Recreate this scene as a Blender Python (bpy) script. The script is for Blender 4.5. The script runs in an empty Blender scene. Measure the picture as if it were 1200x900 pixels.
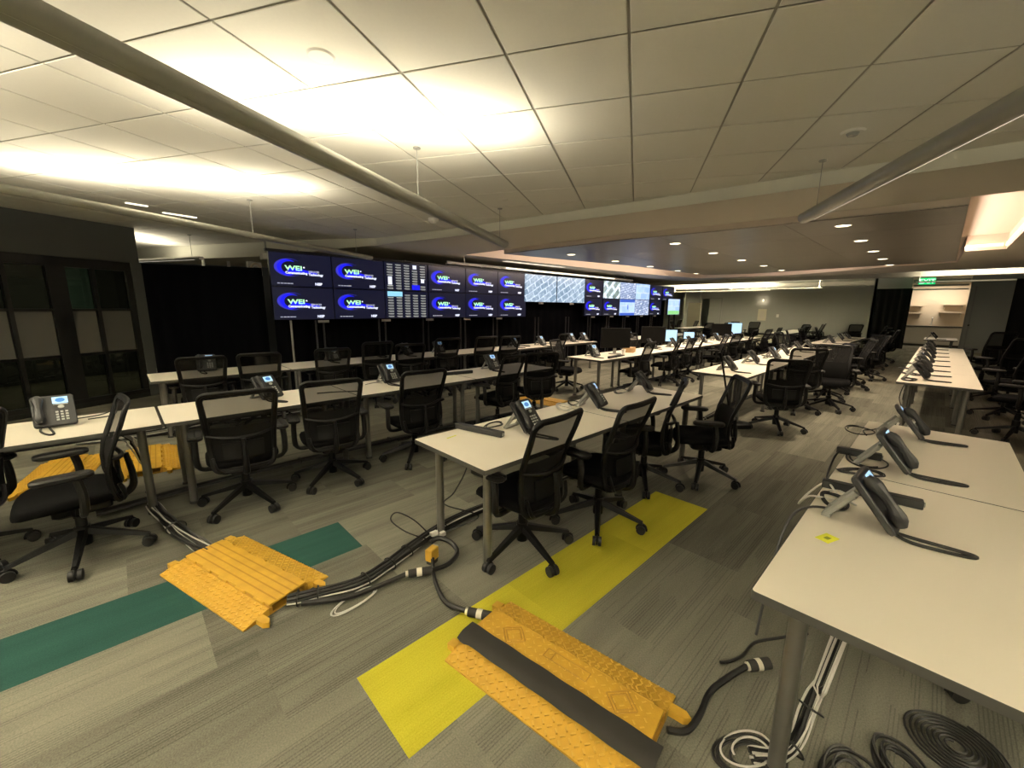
import bpy, math, random
from mathutils import Matrix, Vector
R = math.radians
random.seed(7)
C = bpy.context.scene.collection
SC = bpy.context.scene
# ---------------------------------------------------------------- camera
cam_d = bpy.data.cameras.new('camera'); cam = bpy.data.objects.new('camera', cam_d); C.objects.link(cam)
cam_d.sensor_width = 36; cam_d.lens = 14.336; cam_d.clip_start = .05; cam_d.clip_end = 120
_r = (0.7221992, -0.6916188, 0.0095817); _u = (0.1215756, 0.1405637, 0.9825789); _f = (0.6809168, 0.7084528, -0.1855990)
cam.matrix_world = Matrix(((_r[0], _u[0], -_f[0], 0), (_r[1], _u[1], -_f[1], 0), (_r[2], _u[2], -_f[2], 1.65), (0, 0, 0, 1)))
SC.camera = cam
# ---------------------------------------------------------------- world, exposure
W = bpy.data.worlds.new('world'); SC.world = W; W.use_nodes = True
W.node_tree.nodes['Background'].inputs[0].default_value = (.9, .85, .72, 1)
W.node_tree.nodes['Background'].inputs[1].default_value = .05
SC.view_settings.view_transform = 'Standard'; SC.view_settings.look = 'None'
SC.view_settings.exposure = 1.3; SC.view_settings.gamma = 1; SC.view_settings.use_curve_mapping = False
# ---------------------------------------------------------------- large lights (the room's own fittings, plus one unseen fill tube added at right)
CG = R(29.54)                                  # the ceiling grid and pendant tubes run at this angle to the desks
def area(name, loc, sx, sy, power, col, rot=(0, 0, 0), spread=180):
    l = bpy.data.lights.new(name, 'AREA'); l.shape = 'RECTANGLE'; l.size = sx; l.size_y = sy; l.energy = power; l.color = col
    l.spread = R(spread)
    o = bpy.data.objects.new(name, l); C.objects.link(o); o.location = loc; o.rotation_euler = rot; return o
TUBE_UP = 7.2; REAR_W = 40; TUBE_COL = (1, .9, .69); DOWN_W = 85; DOWN_COL = (1, .8, .56); COVE_COL = (1, .78, .62); FAR_W = 170; ES = .45

# ================================================================= mesh helpers
class MB:
    def __init__(s): s.v = []; s.f = []; s.m = []
    def add(s, vs, fs, M=None, mi=0):
        b = len(s.v)
        s.v += [tuple(M @ Vector(v)) for v in vs] if M is not None else [tuple(v) for v in vs]
        s.f += [tuple(i + b for i in f) for f in fs]; s.m += [mi] * len(fs); return s
    def box(s, c, d, M=None, mi=0, ch=0):
        x, y, z = c; a, b, h = d[0] / 2, d[1] / 2, d[2] / 2
        if ch: return s.slab([(x-a, y-b), (x+a, y-b), (x+a, y+b), (x-a, y+b)], z-h, z+h, ch, M, mi)
        vs = [(x+i*a, y+j*b, z+k*h) for k in (-1, 1) for j in (-1, 1) for i in (-1, 1)]
        return s.add(vs, [(0, 2, 3, 1), (4, 5, 7, 6), (0, 1, 5, 4), (2, 6, 7, 3), (0, 4, 6, 2), (1, 3, 7, 5)], M, mi)
    def slab(s, out, z0, z1, ch=0, M=None, mi=0):
        n = len(out)
        cx = sum(p[0] for p in out) / n; cy = sum(p[1] for p in out) / n
        def ring(z, inset):
            r = []
            for p in out:
                dx, dy = p[0]-cx, p[1]-cy
                r.append((p[0] - (inset if dx > 0 else -inset) * (abs(dx) > 1e-6), p[1] - (inset if dy > 0 else -inset) * (abs(dy) > 1e-6), z))
            return r
        rings = [ring(z0, ch), ring(z0+ch, 0), ring(z1-ch, 0), ring(z1, ch)] if ch else [ring(z0, 0), ring(z1, 0)]
        vs = [p for r in rings for p in r]; fs = []
        for k in range(len(rings)-1):
            for i in range(n):
                j = (i+1) % n; fs.append((k*n+i, k*n+j, (k+1)*n+j, (k+1)*n+i))
        fs.append(tuple(range(n-1, -1, -1))); fs.append(tuple((len(rings)-1)*n+i for i in range(n)))
        return s.add(vs, fs, M, mi)
    def rslab(s, cx, cy, w, d, r, z0, z1, ch=0, M=None, mi=0, n=5):
        return s.slab(rrect(cx, cy, w, d, r, n), z0, z1, ch, M, mi)
    def cyl(s, p0, p1, r0, r1=None, n=12, M=None, mi=0, cap=True):
        if r1 is None: r1 = r0
        return s.tube([p0, p1], [r0, r1], n, M, mi, cap)
    def tube(s, pts, r, n=8, M=None, mi=0, cap=True, closed=False):
        pts = [Vector(p) for p in pts]; m = len(pts)
        rr = r if isinstance(r, (list, tuple)) else [r]*m
        vs = []; fs = []; up = None
        for i, p in enumerate(pts):
            if closed: t = pts[(i+1) % m] - pts[i-1]
            else: t = pts[min(i+1, m-1)] - pts[max(i-1, 0)]
            if t.length < 1e-9: t = Vector((0, 0, 1))
            t.normalize()
            if up is None:
                a = Vector((0, 0, 1)) if abs(t.z) < .9 else Vector((1, 0, 0)); up = a - t*a.dot(t)
            else: up = up - t*up.dot(t)
            if up.length < 1e-6: up = t.orthogonal()
            up.normalize(); b = t.cross(up)
            for k in range(n):
                a = 2*math.pi*k/n; vs.append(p + (up*math.cos(a) + b*math.sin(a))*rr[i])
        for i in range(m if closed else m-1):
            i2 = (i+1) % m
            for k in range(n): k2 = (k+1) % n; fs.append((i*n+k, i*n+k2, i2*n+k2, i2*n+k))
        if cap and not closed: fs.append(tuple(range(n-1, -1, -1))); fs.append(tuple((m-1)*n+k for k in range(n)))
        return s.add(vs, fs, M, mi)
    def grid(s, fn, nu, nv, th=0, M=None, mi=0):
        P = [[Vector(fn(i/nu, j/nv)) for i in range(nu+1)] for j in range(nv+1)]
        vs = []; fs = []
        def idx(i, j, l=0): return l*(nu+1)*(nv+1) + j*(nu+1) + i
        N = []
        for j in range(nv+1):
            for i in range(nu+1):
                a = P[j][min(i+1, nu)] - P[j][max(i-1, 0)]; b = P[min(j+1, nv)][i] - P[max(j-1, 0)][i]
                nn = a.cross(b); nn.normalize(); N.append(nn); vs.append(P[j][i])
        if th: vs += [v - n_*th for v, n_ in zip(list(vs), N)]
        for j in range(nv):
            for i in range(nu):
                fs.append((idx(i, j), idx(i+1, j), idx(i+1, j+1), idx(i, j+1)))
                if th: fs.append((idx(i, j, 1), idx(i, j+1, 1), idx(i+1, j+1, 1), idx(i+1, j, 1)))
        if th:
            for i in range(nu): fs.append((idx(i, 0, 1), idx(i+1, 0, 1), idx(i+1, 0), idx(i, 0))); fs.append((idx(i, nv), idx(i+1, nv), idx(i+1, nv, 1), idx(i, nv, 1)))
            for j in range(nv): fs.append((idx(0, j), idx(0, j+1), idx(0, j+1, 1), idx(0, j, 1))); fs.append((idx(nu, j, 1), idx(nu, j+1, 1), idx(nu, j+1), idx(nu, j)))
        return s.add(vs, fs, M, mi)
    def mesh(s, name, mats, smooth=True, ang=35):
        me = bpy.data.meshes.new(name); me.from_pydata(s.v, [], s.f)
        for m in (mats if isinstance(mats, (list, tuple)) else [mats]): me.materials.append(m)
        if len(me.materials) > 1: me.polygons.foreach_set('material_index', s.m)
        if smooth:
            me.polygons.foreach_set('use_smooth', [True]*len(me.polygons)); me.set_sharp_from_angle(angle=R(ang))
        me.update(); return me
def rrect(cx, cy, w, d, r, n=5):
    out = []
    for (sx, sy, a0) in ((1, -1, -90), (1, 1, 0), (-1, 1, 90), (-1, -1, 180)):
        for k in range(n+1):
            a = R(a0 + 90*k/n); out.append((cx + sx*(w/2-r) + r*math.cos(a), cy + sy*(d/2-r) + r*math.sin(a)))
    return out
def smoothpts(pts, k=6):
    pts = [Vector(p) for p in pts]; out = []
    for i in range(len(pts)-1):
        p0 = pts[max(i-1, 0)]; p1 = pts[i]; p2 = pts[i+1]; p3 = pts[min(i+2, len(pts)-1)]
        for j in range(k):
            t = j/k
            out.append(.5*((2*p1) + (p2-p0)*t + (2*p0-5*p1+4*p2-p3)*t*t + (3*p1-p0-3*p2+p3)*t**3))
    out.append(pts[-1]); return out
def obj(name, mb, mats, parent=None, loc=None, rot=None, **kw):
    me = mb if isinstance(mb, bpy.types.Mesh) else mb.mesh(name, mats, **kw)
    o = bpy.data.objects.new(name, me); C.objects.link(o)
    if parent: o.parent = parent
    if loc is not None: o.location = loc
    if rot is not None: o.rotation_euler = rot
    return o
def tag(o, label=None, cat=None, group=None, kind=None):
    if label: o['label'] = label
    if cat: o['category'] = cat
    if group: o['group'] = group
    if kind: o['kind'] = kind
    return o
def thing(name, label, cat, loc=(0, 0, 0), rz=0, group=None):
    o = bpy.data.objects.new(name, None); C.objects.link(o); o.location = loc; o.rotation_euler = (0, 0, rz)
    o.empty_display_size = .1
    return tag(o, label, cat, group)
def struct(name, mb, mats, parent=None, **kw):
    o = obj(name, mb, mats, parent, **kw)
    if not parent: o['kind'] = 'structure'
    return o
CH = {}
def kids(o):
    if not CH or o.name not in CH:
        CH[o.name] = [c for c in bpy.data.objects if c.parent == o]
    return CH[o.name]
def copy_tree(o, loc, rz, label, group=None):
    r = o.copy(); C.objects.link(r); r.location = loc; r.rotation_euler = (0, 0, rz); r['label'] = label
    if group: r['group'] = group
    m = []
    for c in kids(o):
        d = c.copy(); C.objects.link(d); d.parent = r; m.append(d)
        for g in kids(c):
            e = g.copy(); C.objects.link(e); e.parent = d
    return r, m
def rot2(x, y, a): return (x*math.cos(a) - y*math.sin(a), x*math.sin(a) + y*math.cos(a))

# ================================================================= materials
def nt(name):
    m = bpy.data.materials.new(name); m.use_nodes = True; t = m.node_tree; return m, t, t.nodes['Principled BSDF']
def N(t, typ, **kw):
    n = t.nodes.new(typ)
    for k, v in kw.items(): setattr(n, k, v)
    return n
def mat(name, col, rough=.6, metal=0, var=.0, scale=30, bump=0, bscale=200, emit=None, estr=0, coat=0, spec=None):
    m, t, p = nt(name)
    p.inputs['Base Color'].default_value = (*col, 1); p.inputs['Roughness'].default_value = rough; p.inputs['Metallic'].default_value = metal
    if spec is not None: p.inputs['Specular IOR Level'].default_value = spec
    if coat: p.inputs['Coat Weight'].default_value = coat
    if emit: p.inputs['Emission Color'].default_value = (*emit, 1); p.inputs['Emission Strength'].default_value = estr*ES
    tc = N(t, 'ShaderNodeTexCoord')
    if var:
        nz = N(t, 'ShaderNodeTexNoise'); nz.inputs['Scale'].default_value = scale; nz.inputs['Detail'].default_value = 4
        t.links.new(tc.outputs['Object'], nz.inputs['Vector'])
        mx = N(t, 'ShaderNodeMix', data_type='RGBA'); mx.inputs['A'].default_value = (*[c*(1-var) for c in col], 1); mx.inputs['B'].default_value = (*[min(1, c*(1+var)) for c in col], 1)
        t.links.new(nz.outputs['Fac'], mx.inputs['Factor']); t.links.new(mx.outputs['Result'], p.inputs['Base Color'])
    if bump:
        n2 = N(t, 'ShaderNodeTexNoise'); n2.inputs['Scale'].default_value = bscale; t.links.new(tc.outputs['Object'], n2.inputs['Vector'])
        b = N(t, 'ShaderNodeBump'); b.inputs['Strength'].default_value = bump; b.inputs['Distance'].default_value = .002
        t.links.new(n2.outputs['Fac'], b.inputs['Height']); t.links.new(b.outputs['Normal'], p.inputs['Normal'])
    return m
def M_(t, op, a=None, b=None, c=None):
    n = N(t, 'ShaderNodeMath', operation=op)
    for i, v in enumerate((a, b, c)):
        if v is None: continue
        if isinstance(v, (int, float)): n.inputs[i].default_value = v
        else: t.links.new(v, n.inputs[i])
    return n.outputs[0]
def carpet(name, ca, cb, stripes=.32, tone=1.0, per_object=True):
    m, t, p = nt(name)
    geo = N(t, 'ShaderNodeNewGeometry'); sep = N(t, 'ShaderNodeSeparateXYZ'); t.links.new(geo.outputs['Position'], sep.inputs[0])
    if per_object:
        oi = N(t, 'ShaderNodeObjectInfo'); rnd = oi.outputs['Random']
    else:
        comb0 = N(t, 'ShaderNodeCombineXYZ')
        row = M_(t, 'FLOOR', M_(t, 'DIVIDE', sep.outputs['Y'], .46))
        wn0 = N(t, 'ShaderNodeTexWhiteNoise', noise_dimensions='1D'); t.links.new(row, wn0.inputs['W'])
        col = M_(t, 'FLOOR', M_(t, 'ADD', M_(t, 'DIVIDE', sep.outputs['X'], .93), wn0.outputs['Value']))
        t.links.new(row, comb0.inputs[0]); t.links.new(col, comb0.inputs[1])
        wn = N(t, 'ShaderNodeTexWhiteNoise', noise_dimensions='2D'); t.links.new(comb0.outputs[0], wn.inputs['Vector']); rnd = wn.outputs['Value']
    # broad streaks running along the planks
    comb = N(t, 'ShaderNodeCombineXYZ'); t.links.new(M_(t, 'MULTIPLY', sep.outputs['X'], .9), comb.inputs[0]); t.links.new(M_(t, 'MULTIPLY', sep.outputs['Y'], 9.0), comb.inputs[1]); t.links.new(M_(t, 'MULTIPLY', rnd, 50.0), comb.inputs[2])
    nz = N(t, 'ShaderNodeTexNoise'); nz.inputs['Scale'].default_value = 1; nz.inputs['Detail'].default_value = 5; t.links.new(comb.outputs[0], nz.inputs['Vector'])
    # fine tufted lines
    st = M_(t, 'FLOOR', M_(t, 'DIVIDE', sep.outputs['Y'], .0135))
    w2 = N(t, 'ShaderNodeTexWhiteNoise', noise_dimensions='1D'); t.links.new(M_(t, 'ADD', st, M_(t, 'MULTIPLY', rnd, 97.0)), w2.inputs['W'])
    line = M_(t, 'MULTIPLY', M_(t, 'GREATER_THAN', w2.outputs['Value'], .42), M_(t, 'LESS_THAN', M_(t, 'FRACT', M_(t, 'DIVIDE', sep.outputs['Y'], .0135)), .36))
    comb3 = N(t, 'ShaderNodeCombineXYZ'); t.links.new(M_(t, 'MULTIPLY', sep.outputs['X'], .8), comb3.inputs[0]); t.links.new(M_(t, 'MULTIPLY', sep.outputs['Y'], 4.0), comb3.inputs[1]); t.links.new(M_(t, 'MULTIPLY', rnd, 31.0), comb3.inputs[2])
    nm = N(t, 'ShaderNodeTexNoise'); nm.inputs['Scale'].default_value = 1.2; t.links.new(comb3.outputs[0], nm.inputs['Vector'])
    mask = M_(t, 'MULTIPLY', M_(t, 'GREATER_THAN', nm.outputs['Fac'], .47), .8)
    pile = N(t, 'ShaderNodeTexNoise'); pile.inputs['Scale'].default_value = 160; pile.inputs['Detail'].default_value = 2; t.links.new(geo.outputs['Position'], pile.inputs['Vector'])
    f = M_(t, 'ADD', M_(t, 'MULTIPLY', nz.outputs['Fac'], .9), M_(t, 'MULTIPLY', rnd, .4))
    f = M_(t, 'SUBTRACT', f, M_(t, 'MULTIPLY', M_(t, 'MULTIPLY', line, mask), stripes))
    f = M_(t, 'ADD', f, M_(t, 'MULTIPLY', M_(t, 'SUBTRACT', pile.outputs['Fac'], .5), .9))
    f = M_(t, 'SUBTRACT', f, .22)
    mx = N(t, 'ShaderNodeMix', data_type='RGBA'); mx.inputs['A'].default_value = (*ca, 1); mx.inputs['B'].default_value = (*cb, 1)
    mx.clamp_factor = True
    t.links.new(f, mx.inputs['Factor']); t.links.new(mx.outputs['Result'], p.inputs['Base Color'])
    p.inputs['Roughness'].default_value = .95; p.inputs['Specular IOR Level'].default_value = .15
    b = N(t, 'ShaderNodeBump'); b.inputs['Strength'].default_value = .5; b.inputs['Distance'].default_value = .003
    t.links.new(M_(t, 'SUBTRACT', pile.outputs['Fac'], M_(t, 'MULTIPLY', line, .5)), b.inputs['Height']); t.links.new(b.outputs['Normal'], p.inputs['Normal'])
    return m
def screenmat(name, kind):
    m, t, p = nt(name)
    tc = N(t, 'ShaderNodeTexCoord'); mp = N(t, 'ShaderNodeMapping'); t.links.new(tc.outputs['Object'], mp.inputs[0])
    sd = sum(ord(c) for c in name) % 17
    mp.inputs['Location'].default_value = (sd*1.7, sd*.3, sd*.9)
    mp.inputs['Rotation'].default_value = (0, R({'map': 28, 'road': 38, 'photo': 12, 'chart': 0}[kind]), 0)
    n = N(t, 'ShaderNodeTexNoise'); n.inputs['Scale'].default_value = 2.5; n.inputs['Detail'].default_value = 3; t.links.new(mp.outputs[0], n.inputs['Vector'])
    sc = N(t, 'ShaderNodeVectorMath', operation='SCALE'); sc.inputs['Scale'].default_value = .1; t.links.new(n.outputs['Color'], sc.inputs[0])
    wr = N(t, 'ShaderNodeVectorMath', operation='ADD'); t.links.new(mp.outputs[0], wr.inputs[0]); t.links.new(sc.outputs[0], wr.inputs[1])
    sp = N(t, 'ShaderNodeSeparateXYZ'); t.links.new(wr.outputs[0], sp.inputs[0]); cb = N(t, 'ShaderNodeCombineXYZ'); t.links.new(sp.outputs['X'], cb.inputs[0]); t.links.new(sp.outputs['Z'], cb.inputs[1])
    br = N(t, 'ShaderNodeTexBrick'); t.links.new(cb.outputs[0], br.inputs['Vector'])
    br.inputs['Scale'].default_value = {'map': 1.5, 'road': .9, 'photo': 3, 'chart': 1}[kind]; br.inputs['Mortar Size'].default_value = {'map': .022, 'road': .05, 'photo': .03, 'chart': .02}[kind]
    pal = {'map': ((.2, .3, .4), (.32, .42, .52), (.55, .66, .8)), 'road': ((.14, .2, .17), (.3, .38, .36), (.7, .82, .95)), 'photo': ((.25, .33, .5), (.65, .72, .9), (.15, .2, .35)), 'chart': ((.3, .45, .8), (.45, .62, .9), (.5, .6, .95))}[kind]
    for nm, c_ in zip(('Color1', 'Color2', 'Mortar'), pal): br.inputs[nm].default_value = (*c_, 1)
    n3 = N(t, 'ShaderNodeTexNoise'); n3.inputs['Scale'].default_value = 12 if kind != 'chart' else 5; n3.inputs['Detail'].default_value = 6; t.links.new(mp.outputs[0], n3.inputs['Vector'])
    r = N(t, 'ShaderNodeValToRGB'); r.color_ramp.elements[0].position = .36; r.color_ramp.elements[0].color = (.62, .66, .72, 1); r.color_ramp.elements[1].position = .64; r.color_ramp.elements[1].color = (1.2, 1.15, 1.1, 1); t.links.new(n3.outputs['Fac'], r.inputs['Fac'])
    ml = N(t, 'ShaderNodeMix', data_type='RGBA', blend_type='MULTIPLY'); ml.inputs['Factor'].default_value = .9 if kind != 'chart' else .3; t.links.new(br.outputs['Color'], ml.inputs['A']); t.links.new(r.outputs['Color'], ml.inputs['B'])
    t.links.new(ml.outputs['Result'], p.inputs['Emission Color']); p.inputs['Emission Strength'].default_value = .6
    p.inputs['Base Color'].default_value = (.02, .02, .03, 1); p.inputs['Roughness'].default_value = .25
    return m
K = {}
K['carpet'] = carpet('carpet plank', (.07, .07, .056), (.235, .228, .18))
K['carpet_base'] = carpet('carpet broadloom', (.09, .085, .065), (.25, .235, .18), per_object=False)
K['green'] = carpet('green carpet', (.012, .045, .038), (.028, .085, .07), stripes=.1)
K['yellow'] = carpet('yellow carpet', (.36, .33, .02), (.62, .56, .05), stripes=.12)
K['ctile'] = mat('mineral fibre ceiling tile', (.72, .7, .63), .95, var=.03, scale=60, bump=.25, bscale=300)
K['cgrid'] = mat('ceiling grid', (.36, .345, .3), .8)
K['gyp'] = mat('painted plasterboard', (.6, .56, .48), .9, var=.03, scale=2)
K['gypface'] = mat('pale painted bulkhead', (.6, .59, .5), .9, var=.03, scale=2)
K['pink'] = mat('cream cove paint', (.72, .62, .53), .85)
K['white'] = mat('white paint', (.75, .73, .68), .8)
K['greywall'] = mat('grey green wall paint', (.37, .37, .34), .9, var=.04, scale=1.5)
K['darkgrey'] = mat('dark grey wall paint', (.075, .078, .072), .85, var=.05, scale=2)
K['black'] = mat('black plastic', (.0045, .0045, .0047), .45, spec=.25, bump=.2, bscale=400)
K['arm'] = mat('black urethane', (.008, .0078, .0075), .5, spec=.3)
K['caster'] = mat('caster rubber', (.008, .008, .008), .55)
K['fabric'] = mat('black seat fabric', (.0035, .0035, .0038), .95, spec=.08, var=.3, scale=300, bump=.6, bscale=500)
K['laminate'] = mat('cream white laminate', (.86, .8, .685), .38, var=.015, scale=3)
K['edge'] = mat('dark edge band', (.055, .054, .048), .55)
K['leg'] = mat('brushed metal leg', (.22, .215, .2), .38, metal=.75, var=.1, scale=12)
K['rail'] = mat('grey underframe', (.06, .06, .058), .5, metal=.3)
K['phone'] = mat('charcoal phone plastic', (.022, .023, .025), .45, bump=.1)
K['silver'] = mat('silver grey plastic', (.3, .3, .28), .45, metal=.2)
K['button'] = mat('pale button', (.5, .52, .5), .5)
K['lcd'] = mat('backlit display', (.2, .4, .6), .2, emit=(.45, .68, 1), estr=1.0)
K['lcdink'] = mat('display globe', (.02, .1, .3), .3, emit=(.06, .22, .55), estr=.7)
K['ramp'] = mat('yellow ramp polyurethane', (.56, .325, .032), .5, var=.24, scale=14, bump=.5, bscale=90)
K['rampshade'] = mat('ramp groove shade', (.4, .215, .02), .6, var=.2, scale=14)  # groove shade put into the colour as a darker yellow
K['ramptread'] = mat('paler yellow tread', (.63, .39, .06), .5, var=.15, scale=20)  # raised treads, a paler yellow than the ramp body
K['rubber'] = mat('black rubber mat', (.02, .018, .015), .75, var=.2, scale=20)
K['cable'] = mat('black cable jacket', (.011, .0105, .01), .5)
K['cablegrey'] = mat('grey cable jacket', (.05, .05, .05), .5)
K['cablewhite'] = mat('white cable jacket', (.62, .6, .56), .5)
K['tape'] = mat('white tape', (.7, .66, .55), .6)
K['paper'] = mat('yellow paper tag', (.75, .75, .05), .7)
K['papermark'] = mat('tag marking', (.25, .3, .02), .7)
K['drape'] = mat('black drape cloth', (.004, .0042, .0055), .98, spec=.05)
K['drapegrey'] = mat('charcoal drape cloth', (.013, .0135, .0125), .98, spec=.05)
K['bezel'] = mat('display bezel', (.006, .006, .008), .35)
K['scrdark'] = mat('dark lit screen', (.006, .006, .01), .28, emit=(.006, .007, .022), estr=1)
K['blue'] = mat('blue logo light', (0, 0, .3), .4, emit=(.01, .012, 1.0), estr=1.0)
K['blue2'] = mat('violet logo light', (0, 0, .3), .4, emit=(.05, .045, .6), estr=.8)
K['lime'] = mat('lime logo light', (.2, .5, .2), .4, emit=(.45, 1, .5), estr=1.2)
K['wlight'] = mat('white screen lettering', (.5, .5, .6), .4, emit=(.75, .8, 1), estr=1.05)
K['wdim'] = mat('dim screen lettering', (.5, .5, .6), .4, emit=(.3, .32, .4), estr=1)
K['wbars'] = mat('listing text', (.5, .5, .5), .4, emit=(.36, .38, .35), estr=1)
K['cyan'] = mat('cyan tile light', (.1, .4, .5), .4, emit=(.3, .65, .9), estr=1)
K['pole'] = mat('grey stand pole', (.05, .05, .055), .4, metal=.6)
K['stick'] = mat('paper label strip', (.35, .34, .32), .7)
K['frame'] = mat('black aluminium frame', (.012, .012, .011), .4, metal=.2)
K['tubeshell'] = mat('grey enamelled luminaire', (.34, .335, .3), .35, metal=.35)
K['lampup'] = mat('lit lamp diffuser', (.9, .85, .7), .5, emit=(1, .9, .68), estr=5)
K['lampslim'] = mat('lit slim lens', (.9, .85, .7), .5, emit=(1, .93, .75), estr=1.6)
K['lampdim'] = mat('dim lit lens', (.9, .85, .7), .5, emit=(1, .9, .72), estr=.75)
K['downlens'] = mat('downlight lens', (.9, .85, .7), .5, emit=(1, .85, .6), estr=6)
K['led'] = mat('cove led strip', (.9, .7, .5), .5, emit=(1, .72, .42), estr=2.2)
K['exit'] = mat('exit sign green', (.0, .4, .1), .4, emit=(.0, .75, .2), estr=1)
K['exitw'] = mat('exit sign letters', (.8, 1, .8), .4, emit=(.75, 1, .8), estr=1)
K['kwall'] = mat('cream kitchen paint', (.72, .62, .48), .8)
K['kwhite'] = mat('white cabinet', (.75, .72, .66), .6)
K['teal'] = mat('teal panel', (.12, .2, .18), .5)
K['board'] = mat('bare white board', (.62, .58, .46), .8)
K['monscreen'] = mat('monitor back shell', (.006, .0057, .0055), .6, spec=.12)
K['wood'] = mat('cardboard', (.4, .25, .12), .8)
def woodpanel():
    m, t, p = nt('taupe wood veneer ceiling panel')
    geo = N(t, 'ShaderNodeNewGeometry'); mp = N(t, 'ShaderNodeMapping'); mp.inputs['Scale'].default_value = (9, .7, 1); t.links.new(geo.outputs['Position'], mp.inputs[0])
    nz = N(t, 'ShaderNodeTexNoise'); nz.inputs['Scale'].default_value = 2.2; nz.inputs['Detail'].default_value = 6; t.links.new(mp.outputs[0], nz.inputs['Vector'])
    mx = N(t, 'ShaderNodeMix', data_type='RGBA'); mx.inputs['A'].default_value = (.15, .138, .12, 1); mx.inputs['B'].default_value = (.25, .232, .2, 1)
    t.links.new(nz.outputs['Fac'], mx.inputs['Factor']); t.links.new(mx.outputs['Result'], p.inputs['Base Color'])
    p.inputs['Roughness'].default_value = .34
    return m
K['woodpanel'] = woodpanel()
def meshfab(name, alpha, col=(.009, .0088, .0085)):
    m, t, p = nt(name)
    p.inputs['Base Color'].default_value = (*col, 1); p.inputs['Roughness'].default_value = .8; p.inputs['Specular IOR Level'].default_value = .2
    tr = N(t, 'ShaderNodeBsdfTransparent'); ms = N(t, 'ShaderNodeMixShader'); ms.inputs[0].default_value = alpha
    out = t.nodes['Material Output']
    t.links.new(tr.outputs[0], ms.inputs[1]); t.links.new(p.outputs[0], ms.inputs[2]); t.links.new(ms.outputs[0], out.inputs[0]); return m
K['mesh'] = meshfab('black woven mesh', .81)
K['mesh2'] = meshfab('black woven mesh double', .985, (.0045, .0045, .0044))
def glassm(name, tint, tr_amt, rough=.02, base=(.01, .011, .01)):
    m, t, p = nt(name)
    gl = N(t, 'ShaderNodeBsdfGlossy'); gl.inputs['Roughness'].default_value = rough; gl.inputs['Color'].default_value = (.9, .95, .9, 1)
    tr = N(t, 'ShaderNodeBsdfTransparent'); tr.inputs['Color'].default_value = (*tint, 1)
    fr = N(t, 'ShaderNodeFresnel'); fr.inputs['IOR'].default_value = 1.5
    ms = N(t, 'ShaderNodeMixShader'); t.links.new(fr.outputs[0], ms.inputs[0]); t.links.new(tr.outputs[0], ms.inputs[1]); t.links.new(gl.outputs[0], ms.inputs[2])
    t.links.new(ms.outputs[0], t.nodes['Material Output'].inputs[0]); t.nodes.remove(p); return m
K['glass'] = glassm('smoked glass', (.35, .37, .33), .3)
K['clear'] = glassm('clear glass', (.85, .9, .87), .8)
K['frost'] = mat('frosted film', (.1, .095, .08), .55, var=.06, scale=3)

# ================================================================= structure
# --- floor
fl = MB().add([(-9, -5, -.004), (34, -5, -.004), (34, 16, -.004), (-9, 16, -.004)], [(0, 1, 2, 3)])
floor = struct('floor', fl, K['carpet_base'], smooth=False)
def inview(x, y, z=0):
    d = Vector((x, y, z-1.65)); f = d.dot(Vector(_f))
    if f < .2: return False
    return abs(d.dot(Vector(_r))/f) < 1.36 and abs(d.dot(Vector(_u))/f) < 1.04
rows = [-.70, -.24, .22, .68, 1.14, 1.60, 2.09, 2.58, 3.02, 3.48, 3.94, 4.4, 4.86, 5.32, 5.78, 6.24, 6.7]
TL = .9333; cand = []
for i in range(len(rows)-1):
    y0, y1 = rows[i], rows[i+1]
    x = .585 - 4*TL if abs(y0-1.14) < .01 else 1.048 - 4*TL if abs(y0-2.58) < .01 else -3 + random.random()*TL
    while x < 12:
        cand.append((x, y0, y1)); x += TL
cand = [c for c in cand if any(inview(c[0]+a*TL, c[1]+b*(c[2]-c[1])) for a in (0, .5, 1) for b in (0, .5, 1))]
cand.sort(key=lambda c: (c[0]+TL/2)**2 + ((c[1]+c[2])/2)**2)
tm = {}
for (x, y0, y1) in cand[:300]:
    w = y1-y0; yel = abs(y0-1.14) < .01 and .5 < x < 3; gre = abs(y0-2.58) < .01 and x < 1.0
    k = (round(w, 3), 'y' if yel else 'g' if gre else 'n')
    if k not in tm:
        mm = K['yellow'] if yel else K['green'] if gre else K['carpet']
        e = .0001
        tm[k] = MB().slab([(e, e), (TL-e, e), (TL-e, w-e), (e, w-e)], -.0035, 0, 0).mesh('carpet_tile', mm, smooth=False)
    o = obj('carpet_tile', tm[k], None, floor, (x, y0, 0))
    if yel: o['label'] = 'yellow carpet tile'
    if gre: o['label'] = 'dark green carpet tile'
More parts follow.
